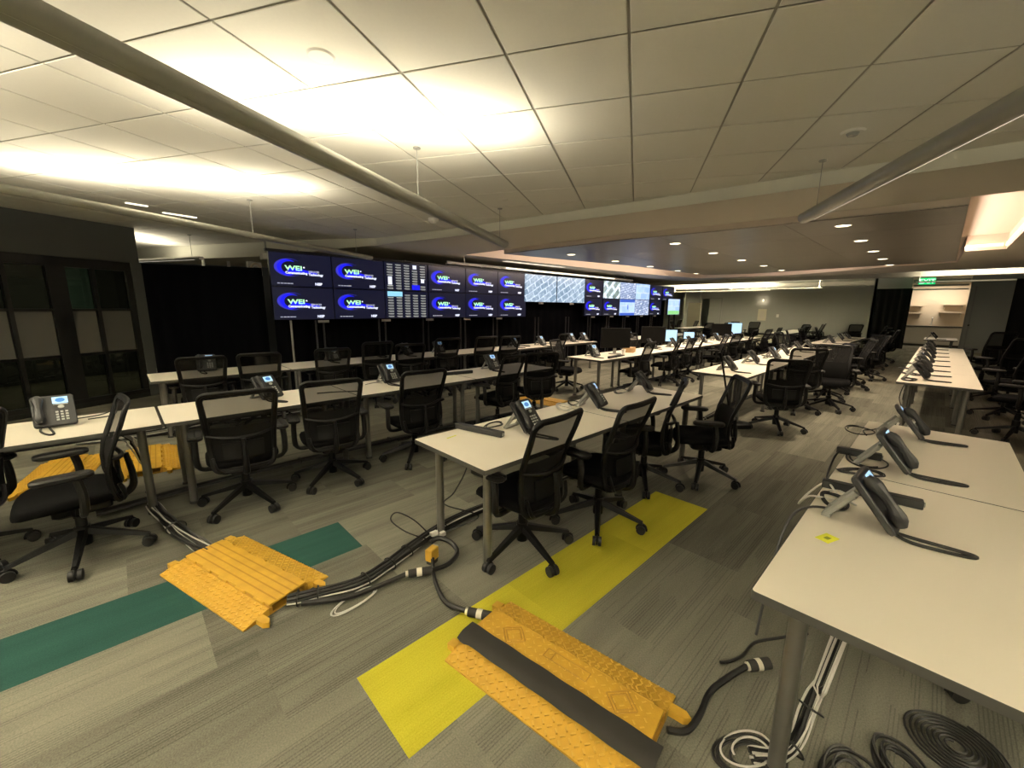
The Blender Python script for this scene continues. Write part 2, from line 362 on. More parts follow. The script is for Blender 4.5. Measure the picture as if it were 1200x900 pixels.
# --- suspended ceiling: tiles proud of the grid plane, cut by the curved bulkhead
curve = [(.35, 13.9, 2.65), (.61, 13.26, 2.66), (1.59, 11.4, 2.64), (2.29, 10.11, 2.64), (3.1, 8.7, 2.72), (3.77, 7.73, 2.8), (4.24, 5.8, 2.8), (4.42, 4.6, 2.8), (4.71, 2.83, 2.8), (4.84, 1.87, 2.8), (4.99, .64, 2.8), (5.11, -.23, 2.8), (5.3, -2.2, 2.8), (5.4, -5, 2.8)]
def clipx(poly):
    # clip a polygon against the bulkhead line (keep the camera side), one straight segment at a time is enough for a tile
    cx = sum(p[0] for p in poly)/len(poly); cy = sum(p[1] for p in poly)/len(poly)
    for i in range(len(curve)-1):
        a, b = curve[i], curve[i+1]
        if not (b[1] - .5 <= cy <= a[1] + .5): continue
        nx, ny = -(b[1]-a[1]), (b[0]-a[0]); out = []
        side = lambda p: (p[0]-a[0])*nx + (p[1]-a[1])*ny        # > 0 beyond the bulkhead
        for j in range(len(poly)):
            p, q = poly[j], poly[(j+1) % len(poly)]; sp, sq = side(p), side(q)
            if sp <= 0: out.append(p)
            if sp*sq < 0: t = sp/(sp-sq); out.append((p[0]+(q[0]-p[0])*t, p[1]+(q[1]-p[1])*t))
        poly = out
        if len(poly) < 3: return []
    return poly
CZ = 2.92
base = [(-9, 14), (-9, -5)] + [(c[0], c[1]) for c in reversed(curve)]
ceil = struct('ceiling', MB().add([(x, y, CZ+.008) for x, y in base], [tuple(range(len(base)))]), K['cgrid'], smooth=False)
TS = .609; ox, oy = 1.777*1.27, .569*1.27
tl = []
for i in range(-26, 24):
    for j in range(-26, 24):
        g = .007
        q = [(ox + i*TS + a, oy - j*TS + b) for a, b in ((g, g), (TS-g, g), (TS-g, TS-g), (g, TS-g))]
        q = [rot2(x, y, CG) for x, y in q]
        cx = sum(p[0] for p in q)/4; cy = sum(p[1] for p in q)/4
        if not (-8.5 < cx < 6 and -4.5 < cy < 13.6): continue
        if cx > 6: continue
        c = clipx(q)
        if len(c) < 3: continue
        vis = any(inview(p[0], p[1], CZ) for p in q)
        tl.append((not vis, cx*cx + cy*cy, c, len(c) == 4 and all(abs(p[0]-r_[0]) < 1e-6 for p, r_ in zip(c, q)), (q[0][0], q[0][1])))
tl.sort(key=lambda a: (a[0], a[1]))
full = MB().slab([(0, 0), (TS-.014, 0), (TS-.014, TS-.014), (0, TS-.014)], CZ, CZ+.012, 0)
full = MB().slab([(0, 0), (TS-.014, 0), (TS-.014, TS-.014), (0, TS-.014)], CZ, CZ+.0075, .003).mesh('ceiling_tile', K['ctile'], smooth=False)
rest = MB(); nt_ = 0
for nv, d2, c, isfull, o0 in tl:
    if nt_ < 300 and not nv:
        if isfull: obj('ceiling_tile', full, None, ceil, (o0[0], o0[1], 0), (0, 0, CG))
        else: obj('ceiling_tile', MB().slab(c, CZ, CZ+.0075), K['ctile'], ceil, smooth=False)
        nt_ += 1
    else: rest.slab(c, CZ, CZ+.0075)
if rest.v: tag(obj('ceiling_tile_field', rest, K['ctile'], ceil, smooth=False), kind='stuff')
# --- bulkhead: pale curved face, then the soffit behind it with the recess for the lowered panel
face = MB()
for a, b in zip(curve[:-1], curve[1:]):
    face.add([(a[0], a[1], CZ+.03), (b[0], b[1], CZ+.03), (b[0]+.02, b[1], b[2]), (a[0]+.02, a[1], a[2])], [(0, 1, 2, 3)])
struct('trim_1', face, K['gypface'], smooth=False)
SZ = 2.78
# soffit polygons
sof = MB()
H0 = (5.3, 7.55); H1 = (12.3, 7.2); H2 = (16.1, 6.55); H3 = (16.3, 3.6); H4 = (14.75, 1.03); H5 = (14.4, -.05); H6 = (11.9, -.1); H7 = (11.9, -.62); H8 = (6.4, -.62)
near = [(5.76, 7.53), (5.8, 6.3), (5.89, 3.5), (6.1, 2.33), (6.33, 0), (6.4, -.62)]
cv = [(c[0]+.02, c[1], c[2]) for c in curve]
sof.add(cv[:6] + [(5.76, 7.53, SZ), (5.76, 14, SZ), (.35, 14, 2.66)], [tuple(range(9))])
sof.add([cv[5], cv[6], cv[7], cv[8], cv[9], cv[10], cv[11], cv[12], cv[13], (6.6, -5, SZ), (6.4, -.62, SZ), (6.33, 0, SZ), (6.1, 2.33, SZ), (5.89, 3.5, SZ), (5.8, 6.3, SZ), (5.76, 7.53, SZ)], [tuple(range(16))])
for poly in ([(5.76, 7.53), H1, H2, (17, 6.55), (17, 14), (5.76, 14)], [H2, H3, H4, H5, (17, -.1), (17, 6.55)], [H5, H6, H7, H8, (6.6, -5), (17, -5), (17, -.1)]):
    sof.add([(x, y, SZ) for x, y in poly], [tuple(range(len(poly)))])
struct('trim_2', sof, K['gyp'], smooth=False)
hole = [(5.76, 7.53), H1, H2, H3, H4, H5, H6, H7, H8]
hw = MB()
for a, b in zip(hole[:-1], hole[1:]):
    hw.add([(a[0], a[1], SZ), (b[0], b[1], SZ), (b[0], b[1], 3.06), (a[0], a[1], 3.06)], [(0, 1, 2, 3)])
struct('trim_3', hw, K['pink'], smooth=False)
upper = hole + near[::-1]
struct('trim_4', MB().add([(5.2, -1, 3.06), (17, -1, 3.06), (17, 8, 3.06), (5.2, 8, 3.06)], [(0, 1, 2, 3)]), K['pink'], smooth=False)
# lowered wood panel (island) with cream rim
IZ = 2.70
isl = [(5.78, 6.28), (5.89, 3.5), (6.1, 2.33), (6.33, -.02), (13.0, -.02), (13.3, 1.5), (13.9, 4.2), (13.6, 5.4), (9.5, 5.62)]
isl = isl[::-1]
rim = MB(); n_ = len(isl)
for i in range(n_):
    a, b = isl[i], isl[(i+1) % n_]; rim.add([(a[0], a[1], IZ), (b[0], b[1], IZ), (b[0], b[1], SZ+.01), (a[0], a[1], SZ+.01)], [(0, 1, 2, 3)])
rim.add([(x, y, SZ+.01) for x, y in isl], [tuple(range(n_))])
isl_o = struct('trim_5', rim, K['pink'], smooth=False)
cyy = [ -.02, 1.55, 3.12, 4.7, 6.3]
def clip_poly(poly, axis, lo, hi):
    for s, lim in ((1, hi), (-1, -lo)):
        out = []
        for j in range(len(poly)):
            p, q = poly[j], poly[(j+1) % len(poly)]; sp, sq = s*p[axis]-lim, s*q[axis]-lim
            if sp <= 0: out.append(p)
            if sp*sq < 0: t = sp/(sp-sq); out.append((p[0]+(q[0]-p[0])*t, p[1]+(q[1]-p[1])*t))
        poly = out
        if len(poly) < 3: return []
    return poly
xs = [5.7, 7.5, 9.9, 12.3, 14.2]
for a, b in zip(xs[:-1], xs[1:]):
    for c, d in zip(cyy[:-1], cyy[1:]):
        q = clip_poly(clip_poly(isl, 0, a+.003, b-.003), 1, c+.003, d-.003)
        if len(q) >= 3: obj('ceiling_panel', MB().slab(q, IZ-.004, IZ+.01), K['woodpanel'], isl_o, smooth=False)
struct('trim_6', MB().box((9.9, 2.9, IZ+.02), (6.2, 4.8, .01)), K['frame'], smooth=False)
# cove light strips lying on the panel's back
led = thing('cove_light_strip', 'warm cove light strip glowing in the recess right of the wood ceiling panel', 'light', (0, 0, 0))
obj('lens', MB().box((11.86, -.35, 2.86), (.02, .45, .05)), K['led'], led, smooth=False)
obj('lens', MB().box((9.2, -.6, 2.84), (5.0, .02, .05)), K['led'], led, smooth=False)
for nm, lc, sx, sy, pw, rt in (('cove_right', (9.2, -.1, 2.84), 5.4, .04, 14, (R(90), 0, R(180))), ('cove_left', (10, 5.9, 2.84), 7.5, .05, 26, (R(90), 0, 0)), ('cove_near', (5.95, 3.2, 2.85), .04, 5.5, 5, (R(180), 0, 0)), ('cove_far', (14.3, 3.2, 2.86), .05, 4.6, 18, (R(90), 0, R(-90)))):
    area(nm, lc, sx, sy, pw, COVE_COL, rt)
# --- far ceiling and far walls
struct('ceiling_far', MB().add([(17, -5, 3.1), (34, -5, 3.1), (34, 16, 3.1), (17, 16, 3.1)], [(0, 1, 2, 3)]), K['gypface'], smooth=False)
struct('trim_7', MB().box((17, 5.5, 2.94), (.04, 21, .33)), K['gyp'], smooth=False)
struct('trim_8', MB().box((22.5, 6.0, 3.02), (.5, 18, .16)).box((27.5, 6.0, 3.0), (.4, 18, .2)), K['gyp'], smooth=False)
WX = 31
struct('wall_far', MB().box((WX+.05, 7.0, 1.55), (.1, 9.6, 3.1)).box((WX+.05, 14.0, 1.55), (.1, 3.4, 3.1)).box((WX+.05, 12.05, 2.75), (.1, .6, .7)).box((WX-1.2, 12.55, 1.55), (2.4, .1, 3.1)), K['greywall'], smooth=False)
struct('baseboard_far', MB().box((WX-.01, 7, .05), (.02, 9.6, .1)), K['frame'], smooth=False)
dr = struct('door_1', MB().box((WX, 12.3, 1.2), (.06, .06, 2.4)).box((WX, 10.95, 1.2), (.06, .06, 2.4)).box((WX, 11.62, 2.4), (.06, 1.4, .06)), K['silver'], smooth=False)
obj('pane', MB().box((WX+.02, 11.62, 1.2), (.02, 1.3, 2.36)), K['clear'], dr, smooth=False)
obj('handle', MB().cyl((WX-.05, 11.15, 1.0), (WX-.05, 11.15, 1.3), .015), K['silver'], dr)
struct('wall_beyond_door', MB().box((33, 11.5, 1.5), (.1, 4, 3)), K['gypface'], smooth=False)
# side wall at far left, behind the video wall
struct('wall_left', MB().box((12, 15.9, 1.55), (44, .1, 3.1)), K['darkgrey'], smooth=False)
struct('wall_rear', MB().box((-8.9, 5.5, 1.5), (.1, 21, 3)), K['greywall'], smooth=False)
struct('wall_right', MB().box((12, -4.9, 1.55), (44, .1, 3.1)), K['darkgrey'], smooth=False)
# --- kitchenette wall (x = 25) with its opening
KX = 25.0
struct('wall_kitchen', MB().box((KX+.1, 1.75, 1.55), (.2, 1.25, 3.1)).box((KX+3.5, 2.3, 1.55), (7, .1, 3.1)).box((KX+.1, -2.9, 1.55), (.2, 4.6, 3.1)), K['greywall'], smooth=False)
dd = struct('door_2', MB().box((KX-.02, -.62, 1.35), (.05, .05, 2.7)).box((KX-.02, -.75, 1.35), (.04, .05, 2.6)), K['silver'], smooth=False)
obj('lock', MB().cyl((KX-.08, -.75, 1.1), (KX, -.75, 1.1), .03), K['frame'], dd)
kn = struct('wall_kitchen_niche', MB().box((28.6, .3, 1.55), (.1, 4, 3.1)).box((27, -1.2, 1.55), (3.2, .1, 3.1)), K['kwall'], smooth=False)
area('kitchen_lamp', (27.6, .3, 2.9), .5, 1.6, 48, (1, .86, .68))
tr_ = struct('trim_9', MB().box((KX+.05, .27, 2.92), (.06, 1.65, .1)).box((KX+.05, .27, 2.55), (.05, 1.65, .05)).box((KX+.8, .27, 2.75), (.06, 1.65, .08)), K['silver'], smooth=False)
# ---------------------------------------------------------------- text helper
_tc = {}
def text_mesh(s, size, sx=1.0, mats=None, bold=0.0, key=''):
    k = (s, size, sx, key)
    if k in _tc: return _tc[k]
    cu = bpy.data.curves.new('lettering', 'FONT'); cu.body = s; cu.size = size; cu.offset = bold; cu.extrude = .0008; cu.resolution_u = 2
    o = bpy.data.objects.new('lettering', cu); C.objects.link(o)
    dg = bpy.context.evaluated_depsgraph_get(); me = bpy.data.meshes.new_from_object(o.evaluated_get(dg))
    C.objects.unlink(o); bpy.data.objects.remove(o)
    xs_ = [v.co.x for v in me.vertices]; x0 = min(xs_); 
    for v in me.vertices: v.co = (v.co.x*sx - x0*sx, v.co.y, v.co.z)
    me.materials.clear(); me.materials.append(mats); me.name = 'lettering'; _tc[k] = me; return me

# --- exit sign
ex = thing('exit_sign', 'green lit exit sign hanging over the kitchenette opening', 'sign', (24.3, .67, 2.86))
obj('housing', MB().box((0, 0, 0), (.05, .5, .26), ch=.01), K['exit'], ex, smooth=False)
obj('lettering', text_mesh('EXIT', .24, .95, K['exitw'], .006, 'ex'), None, ex, (-.03, .22, -.085), (R(90), 0, R(-90)))
obj('hanger', MB().cyl((0, 0, .13), (0, 0, .24), .012), K['silver'], ex)

# --- kitchenette contents
for nm, lab, z, y0, y1 in (('wall_shelf', 'cream upper shelf on the right side of the lit kitchenette', 1.95, -.62, .12), ('wall_shelf', 'cream lower shelf on the right side of the lit kitchenette', 1.6, -.62, .2), ('wall_shelf', 'short cream upper shelf left of the kitchenette lamp glow', 1.9, .75, 1.3), ('wall_shelf', 'short cream lower shelf left of the kitchenette lamp glow', 1.55, .75, 1.3)):
    s = thing(nm, lab, 'shelf', (28.4, (y0+y1)/2, z), 0, 'kitchenette shelves')
    obj('board', MB().box((-.02, 0, 0), (.34, y1-y0, .05)), K['kwall'], s, smooth=False)
    for yy in (y0+.08, y1-.08): obj('bracket', MB().add([(.15, yy-(y0+y1)/2-.015, -.02), (.15, yy-(y0+y1)/2-.015, -.22), (-.15, yy-(y0+y1)/2-.015, -.03), (.15, yy-(y0+y1)/2+.015, -.02), (.15, yy-(y0+y1)/2+.015, -.22), (-.15, yy-(y0+y1)/2+.015, -.03)], [(0, 1, 2), (3, 5, 4), (0, 3, 4, 1), (1, 4, 5, 2), (2, 5, 3, 0)]), K['gyp'], s, smooth=False)
kc = thing('kitchen_counter', 'white kitchenette counter with dark worktop edge behind the right desks', 'counter', (27.9, .35, 0))
obj('cabinet', MB().box((0, 0, .5), (.6, 2.6, .8)), K['kwhite'], kc, smooth=False)
for i in range(4): obj('cabinet_door', MB().box((-.31, -.97+i*.65, .5), (.02, .62, .74), ch=.004), K['kwhite'], kc, smooth=False)
obj('worktop', MB().box((-.02, 0, .93), (.66, 2.62, .05)), K['edge'], kc, smooth=False)
obj('plinth', MB().box((0, 0, .05), (.55, 2.58, .1)), K['edge'], kc, smooth=False)
kt = thing('tap', 'arched white tap standing on the kitchenette counter', 'tap', (28.0, .35, .955))
obj('spout', MB().tube(smoothpts([(0, 0, 0), (0, 0, .32), (-.08, 0, .4), (-.16, 0, .34)]), .02), K['kwhite'], kt)
obj('lever', MB().cyl((0, 0, .12), (0, .1, .16), .012), K['kwhite'], kt)
# --- black curtain beside the opening
def drape(name, label, pts, z0, z1, m, amp=.04, per=.16, cat='curtain', thick=.01, kind=None):
    fnp = []
    L = 0; seg = []
    for a, b in zip(pts[:-1], pts[1:]): l = math.hypot(b[0]-a[0], b[1]-a[1]); seg.append((a, b, L, l)); L += l
    n = max(8, int(L/per*6))
    def P(u, v):
        s = u*L
        for a, b, l0, l in seg:
            if s <= l0 + l + 1e-6: break
        t = (s-l0)/l; dx, dy = (b[0]-a[0])/l, (b[1]-a[1])/l
        w = amp*math.sin(2*math.pi*s/per + .8*math.sin(s*1.7))*(.5+.5*(1-v)) + .3*amp*math.sin(s*3.1)
        return (a[0]+dx*t*l - dy*w, a[1]+dy*t*l + dx*w, z0+(z1-z0)*v)
    o = obj(name, MB().grid(P, n, 4, thick), m)
    return tag(o, label, cat)
drape('black_curtain', 'tall black curtain panel hanging beside the kitchenette opening', [(24.75, 2.23), (24.75, 1.06)], .01, 2.6, K['drapegrey'], .03, .25)
drape('black_curtain', 'black drape wall standing at the far right edge of the room', [(16, -1.12), (16.0, -4.6)], .01, 2.45, K['drapegrey'], .03, .3)
for i, (a, b) in enumerate((((.42, 9.72), (2.1, 9.05)), ((2.1, 8.5), (17.1, 8.36)))):
    drape('black_drape', ['black floor length drape between the glass wall and the screens', 'long black drape hanging behind and under the video screens'][i], [a, b], .01, 2.33 if i == 0 else 2.3, K['drape'], .03, .3)
for i, (x, y) in enumerate(((.42, 9.76), (2.12, 9.1))):
    pass
# --- glass meeting-room wall, left
GD = (math.cos(CG), math.sin(CG))
GW = Matrix.Translation((.35, 9.8, 0)) @ Matrix.Rotation(CG, 4, 'Z')        # local x along the wall (negative = left), y into the room behind
struct('wall_glass_header', MB().box((-3.0, .1, 2.63), (6.12, .2, .6), GW), K['darkgrey'], smooth=False)
struct('wall_glass_end', MB().box((0.0, .1, 1.17), (.14, .2, 2.34), GW), K['darkgrey'], smooth=False)
wf = MB()
for x, w in ((-.1, .1), (-.6, .05), (-1.05, .22), (-1.6, .05), (-2.15, .2), (-2.7, .05), (-3.2, .2)): wf.box((x, .06, 1.17), (w, .08, 2.34), GW)
wf.box((-2, .06, 2.26), (4.0, .08, .15), GW); wf.box((-2, .06, .06), (4.0, .1, .16), GW)
for z in (1.54, .84): wf.box((-2, .055, z), (4.0, .05, .04), GW)
w1 = struct('window_1', wf, K['frame'], smooth=False)
for a, b in ((-.15, -.57), (-.63, -.94), (-1.16, -1.57), (-1.63, -2.05), (-2.25, -2.67), (-2.73, -3.1)):
    for z0, z1, m in ((.14, .82, 'glass'), (.86, 1.52, 'frost'), (1.56, 2.19, 'glass')):
        obj('pane', MB().box(((a+b)/2, .07, (z0+z1)/2), (abs(b-a), .012, z1-z0), GW), K[m], w1, smooth=False)
# handle + room behind
struct('wall_meeting_back', MB().box((-.5, 3.6, 1.5), (11, .1, 3), GW), K['darkgrey'], smooth=False)
struct('baseboard_glass', MB().box((-2, .02, .04), (4, .02, .08), GW), K['darkgrey'], smooth=False)
tp = tag(obj('teal_panel', MB().box((.95, 3.52, 1.75), (.75, .05, 1.9), GW), K['teal'], smooth=False), 'teal glass board on the back wall of the meeting room', 'board')
area('meeting_lamp', tuple(GW @ Vector((.2, 2.2, 2.6))), 1.2, .3, 12, (1, .88, .65))

# ================================================================= pendant tube luminaires
def pendant(label, p0, p1, lit, wires, r=.048, z=2.5, slim=False, power=TUBE_UP):
    d = Vector((p1[0]-p0[0], p1[1]-p0[1], 0)); L = d.length; a = math.atan2(d.y, d.x)
    t = thing('pendant_luminaire', label, 'light', (p0[0], p0[1], z), a)
    # open-topped tube: flattened ellipse
    def P(u, v):
        th = R(-215 + 250*v)
        return (u*L, r*1.15*math.cos(th), r*math.sin(th))
    obj('shell', MB().grid(lambda u, v: P(u, v), 1, 20, .006), K['tubeshell'], t)
    for e_ in (0, 1): obj('end_cap', MB().add([P(e_, k/20) for k in range(21)], [tuple(range(21))]), K['tubeshell'], t, smooth=False)
    obj('lens', MB().box((L/2, -r*.45, -r*.93), (L-.3, .016, .008), Matrix.Identity(4)), K['lampslim'] if slim else K['tubeshell'], t, smooth=False)
    for s0, s1 in lit:
        pw = power if (p0[0]+rot2((s0+s1)/2, 0, a)[0]) > -1.2 else REAR_W
        obj('lamp', MB().box(((s0+s1)/2, 0, r*.35), (s1-s0, r*1.1, .02)), K['lampup'], t, smooth=False)
        c, s_ = rot2((s0+s1)/2, 0, a)
        l = area('lamp_light', (p0[0]+c, p0[1]+s_, z+r*.35+.03), s1-s0, r*1.2, pw*(s1-s0), TUBE_COL, (R(180), 0, -a))
    for w in wires:
        obj('wire', MB().cyl((w, 0, r*.6), (w, 0, CZ-z-.002), .0035, n=6).cyl((w, 0, CZ-z-.012), (w, 0, CZ-z-.002), .03, n=10), K['silver'], t)
    return t
def online(p, s): x, y = rot2(s, 0, CG); return (p[0]+x, p[1]+y)
T1 = (3.98, 4.32)
pendant('large grey pendant tube crossing the ceiling from the upper left corner', online(T1, -11.0), T1, [(7.0, 9.0), (.5, 5.4)], [.5, 4.2, 8.65, 10.8])
T3 = (3.45, 7.3)
pendant('long thin pendant tube running past the glass wall toward the screens', online(T3, -9.0), T3, [(4.4, 6.9), (.5, 3.9)], [.5, 4.0, 6.6, 8.6], r=.037)
T2 = (4.78, 1.03)
pendant('pendant tube with a bright underside at the upper right', online(T2, -9.0), T2, [(.5, 4.5)], [.5, 4.2, 8.75], slim=True, r=.046)
pendant('slim pendant tube glowing above the black drape', (.05, 12.2), (1.28, 9.75), [(.3, 2.0)], [.4, 2.5], r=.035, z=2.5, power=5, slim=True)
T_FILL = (5.5, -2.6)  # out of view, added to brighten the room and ceiling
pendant('unseen pendant tube added as room fill, right of the others', online(T_FILL, -11.0), T_FILL, [(.5, 5), (6, 10)], [.5, 5.4, 10.8], power=REAR_W)
# far pendants
for lab, x0, y0, x1, y1, z, wy in (('thin white pendant hanging farthest left in front of the grey wall', 26.5, 12.5, 26.5, 6.9, 2.72, 0), ('thin white pendant hanging before the middle of the grey wall', 24.0, 8.2, 24.0, 4.1, 2.68, 0), ('thin white pendant hanging across the kitchenette opening', 22.0, .9, 22.0, -1.9, 2.72, 0)):
    t = thing('slim_pendant', lab, 'light', (x0, y0, z)); L = y1-y0
    obj('shell', MB().box((0, L/2, 0), (.09, abs(L), .05)), K['white'], t, smooth=False)
    for k in (.03, .97): obj('wire', MB().cyl((0, L*k, .02), (0, L*k, 3.09-z), .012, n=6), K['white'], t)
    area('slim_pendant_light', (x0, (y0+y1)/2, z+.04), .08, abs(L)-.2, FAR_W*(.07 if y0 < 2 else 1), TUBE_COL, (R(180), 0, 0))
# downlights in the wood panel
k = 0
dl0 = None
for ry, lab in ((1.03, 'aisle side'), (3.19, 'middle'), (5.32, 'screen side')):
    for ci, x in enumerate((6.72, 8.32, 9.93, 11.5, 13.1)):
        if ry > 5 and ci > 3: x = 12.75
        lb = f'round downlight, {["nearest", "second", "third", "fourth", "farthest"][ci]} along the {lab} line of the wood ceiling panel'
        if dl0 is None:
            dl0 = thing('downlight', lb, 'light', (x, ry, IZ-.004), 0, 'downlights in the wood panel')
            obj('trim_ring', MB().tube([(.085*math.cos(a*math.pi/12), .085*math.sin(a*math.pi/12), -.003) for a in range(24)], .008, 6, closed=True), K['white'], dl0)
            obj('lens', MB().cyl((0, 0, -.006), (0, 0, -.001), .078, n=24), K['downlens'], dl0)
        else: copy_tree(dl0, (x, ry, IZ-.004), 0, lb)
        l = bpy.data.lights.new('downlight_beam', 'SPOT'); l.energy = DOWN_W; l.color = DOWN_COL; l.spot_size = R(130); l.spot_blend = .6; l.shadow_soft_size = .07
        o = bpy.data.objects.new('downlight_beam', l); C.objects.link(o); o.location = (x, ry, IZ-.02)
# ceiling devices
def disc(name, label, x, y, r, h, cat, m='white', z=CZ):
    t = thing(name, label, cat, (x, y, z))
    obj('body', MB().cyl((0, 0, -h), (0, 0, 0), r*.85, r, n=24), K[m], t); return t
disc('speaker_cover', 'round white cover on the brightly lit ceiling tile at top', .93, 2.42, .07, .008, 'cover')
t = disc('smoke_detector', 'white domed smoke detector on the ceiling above the long tube', 3.55, 5.4, .08, .04, 'detector'); obj('dome', MB().cyl((0, 0, -.07), (0, 0, -.04), .03, .06, n=20), K['white'], t)
disc('speaker_cover', 'round ceiling cover right of the long tube near the bulkhead', 3.54, 3.87, .06, .006, 'cover', 'ctile')
t = disc('ceiling_camera', 'small round fitting on the ceiling tile at upper right', 4.01, .64, .075, .012, 'camera', 'ctile'); obj('dome', MB().cyl((0, 0, -.03), (0, 0, -.012), .03, .04, n=20), K['silver'], t)
for i, (x, y, s_) in enumerate(((.37, 7.47, .22), (.85, 7.88, .4))):
    tag(obj('ceiling_light', MB().box((0, 0, 0), (s_, .04, .012)), K['lampslim'], loc=(x, y, CZ-.008), rot=(0, 0, CG-.3), smooth=False), ['short lit slot in the ceiling above the glass wall', 'longer lit slot in the ceiling near the glass wall end'][i], 'light')
# light line above screens, ceiling slot
t = thing('linear_light', 'thin lit light line running along the top of the screens', 'light', (9.5, 7.85, 2.62))
obj('shell', MB().box((0, .03, .0), (8.0, .03, .06)), K['silver'], t, smooth=False); obj('hanger', MB().box((-3.5, .03, .09), (.02, .02, .135)), K['silver'], t, smooth=False); obj('hanger', MB().box((3.5, .03, .09), (.02, .02, .135)), K['silver'], t, smooth=False); obj('lens', MB().box((.3, .005, .0), (5.0, .012, .03)), K['lampslim'], t, smooth=False)
t = thing('linear_light', 'wide lit ceiling slot above the middle screens', 'light', (8.3, 7.75, SZ-.006), R(-3))
obj('lens', MB().box((0, 0, 0), (2.2, .14, .008)), K['lampdim'], t, smooth=False)
# items over the drape
t = thing('projector', 'white ceiling projector box beside the top left screen corner', 'projector', (2.33, 9.6, 2.6))
obj('housing', MB().box((0, 0, 0), (.18, .22, .13), ch=.01), K['white'], t, smooth=False); obj('mount', MB().cyl((0, 0, .06), (0, 0, .3), .02), K['silver'], t)
t = thing('wall_fan', 'round white fan showing above the black drape', 'fan', (2.35, 10.6, 2.42), R(20))
obj('housing', MB().box((0, .06, 0), (.3, .06, .3), ch=.01), K['white'], t, smooth=False); obj('rim', MB().tube([(.11*math.cos(a*math.pi/12), 0, .11*math.sin(a*math.pi/12)) for a in range(24)], .02, 6, closed=True), K['kwall'], t); obj('hub', MB().cyl((0, -.02, 0), (0, .03, 0), .05), K['silver'], t)
struct('trim_10', MB().box((2.2, 12.6, 2.5), (.06, .06, .5)).box((1.55, 11.6, 2.45), (.05, .05, .4)), K['white'], smooth=False)

# ================================================================= video wall
SW, SH = 1.035, .578
def display_base(label, x, z, w=SW, h=SH, group='screens of the video wall', mats='scrdark', name='wall_display', y=8.0):
    t = thing(name, label, 'screen', (x, y, z), 0, group)          # origin at lower left, facing -y
    obj('housing', MB().box((w/2, .045, h/2), (w-.008, .08, h-.008)), K['bezel'], t, smooth=False)
    obj('screen', MB().box((w/2, .002, h/2), (w-.022, .006, h-.022)), K[mats] if isinstance(mats, str) else mats, t, smooth=False)
    return t
def crescent(sx, sz, th0, th1, n=36, off=.25):
    out = []; inn = []
    for k in range(n+1):
        a = R(50 + 260*k/n); w = math.sin(math.pi*k/n)
        ro = 1; out.append((sx*ro*math.cos(a), 0, sz*math.sin(a))); ri = 1 - (th0 + (th1-th0)*w)
        inn.append((sx*(ri*math.cos(a) + off*w*.25), 0, sz*ri*math.sin(a)))
    m = MB()
    for k in range(n): m.add([out[k], out[k+1], inn[k+1], inn[k]], [(0, 1, 2, 3)])
    return m
swo = crescent(.2, .135, .03, .5).mesh('logo_swoosh', K['blue'], smooth=False)
swo2 = crescent(.24, .15, .01, .12).mesh('logo_swoosh', K['blue2'], smooth=False)
sw3 = MB().add([(0, 0, 0), (.5, 0, -.03), (.5, 0, .0), (.2, 0, .06), (.05, 0, .07)], [tuple(range(5))]).mesh('logo_band', K['blue'], smooth=False)
def bars(n, w, hgt, gap, m):
    mb = MB(); x = 0
    random.seed(n)
    for i in range(n):
        l = w/n*(.5+random.random()*.45); mb.box((x+l/2, 0, 0), (l, .001, hgt)); x += w/n + gap
    return mb.mesh('caption', m, smooth=False)
cap1 = bars(5, .26, .016, 0, K['wdim'])
RX = (R(90), 0, 0)
def logo_screen(label, x, z, w=SW, h=SH, dim=False):
    t = display_base(label, x, z, w, h)
    y = -.0025
    s = w/SW
    obj('logo_swoosh', swo, None, t, (.27*s, y, .325)); obj('logo_swoosh', swo2, None, t, (.31*s, y-.0004, .327)); obj('logo_band', sw3, None, t, (.27*s, y-.0006, .255))
    obj('lettering', text_mesh('WEI', .108, 1.45, K['lime'], .003, 'l'), None, t, (.235*s, y-.002, .285), RX)
    obj('lettering', text_mesh('\u2022', .1, 1.0, K['wlight'], .002, 'd'), None, t, (.535*s, y-.002, .305), RX)
    obj('lettering', text_mesh('Communicating', .055, 1.02, K['wlight'], .003, 'a'), None, t, (.24*s, y-.002, .222), RX)
    obj('lettering', text_mesh('Technology', .055, .95, K['wlight'], .003, 'b'), None, t, (.62*s, y-.002, .205), RX)
    obj('lettering', text_mesh('SERVICES', .045, 1.0, K['wdim'], .002, 'c'), None, t, (.62*s, y-.002, .256), RX)
    obj('lettering', text_mesh('NISP', .062, 1.0, K['wlight'], .003, 'n'), None, t, (.72*s, y-.002, .04), RX)
    tag(obj('caption', cap1, None, t, (.1*s, y, .055)), kind='stuff')
    return t
Z0, Z1 = 1.385, 1.385+SH
ordn = ['first', 'second', 'third', 'fourth', 'fifth', 'sixth', 'seventh', 'eighth', 'ninth']
X0 = 1.97
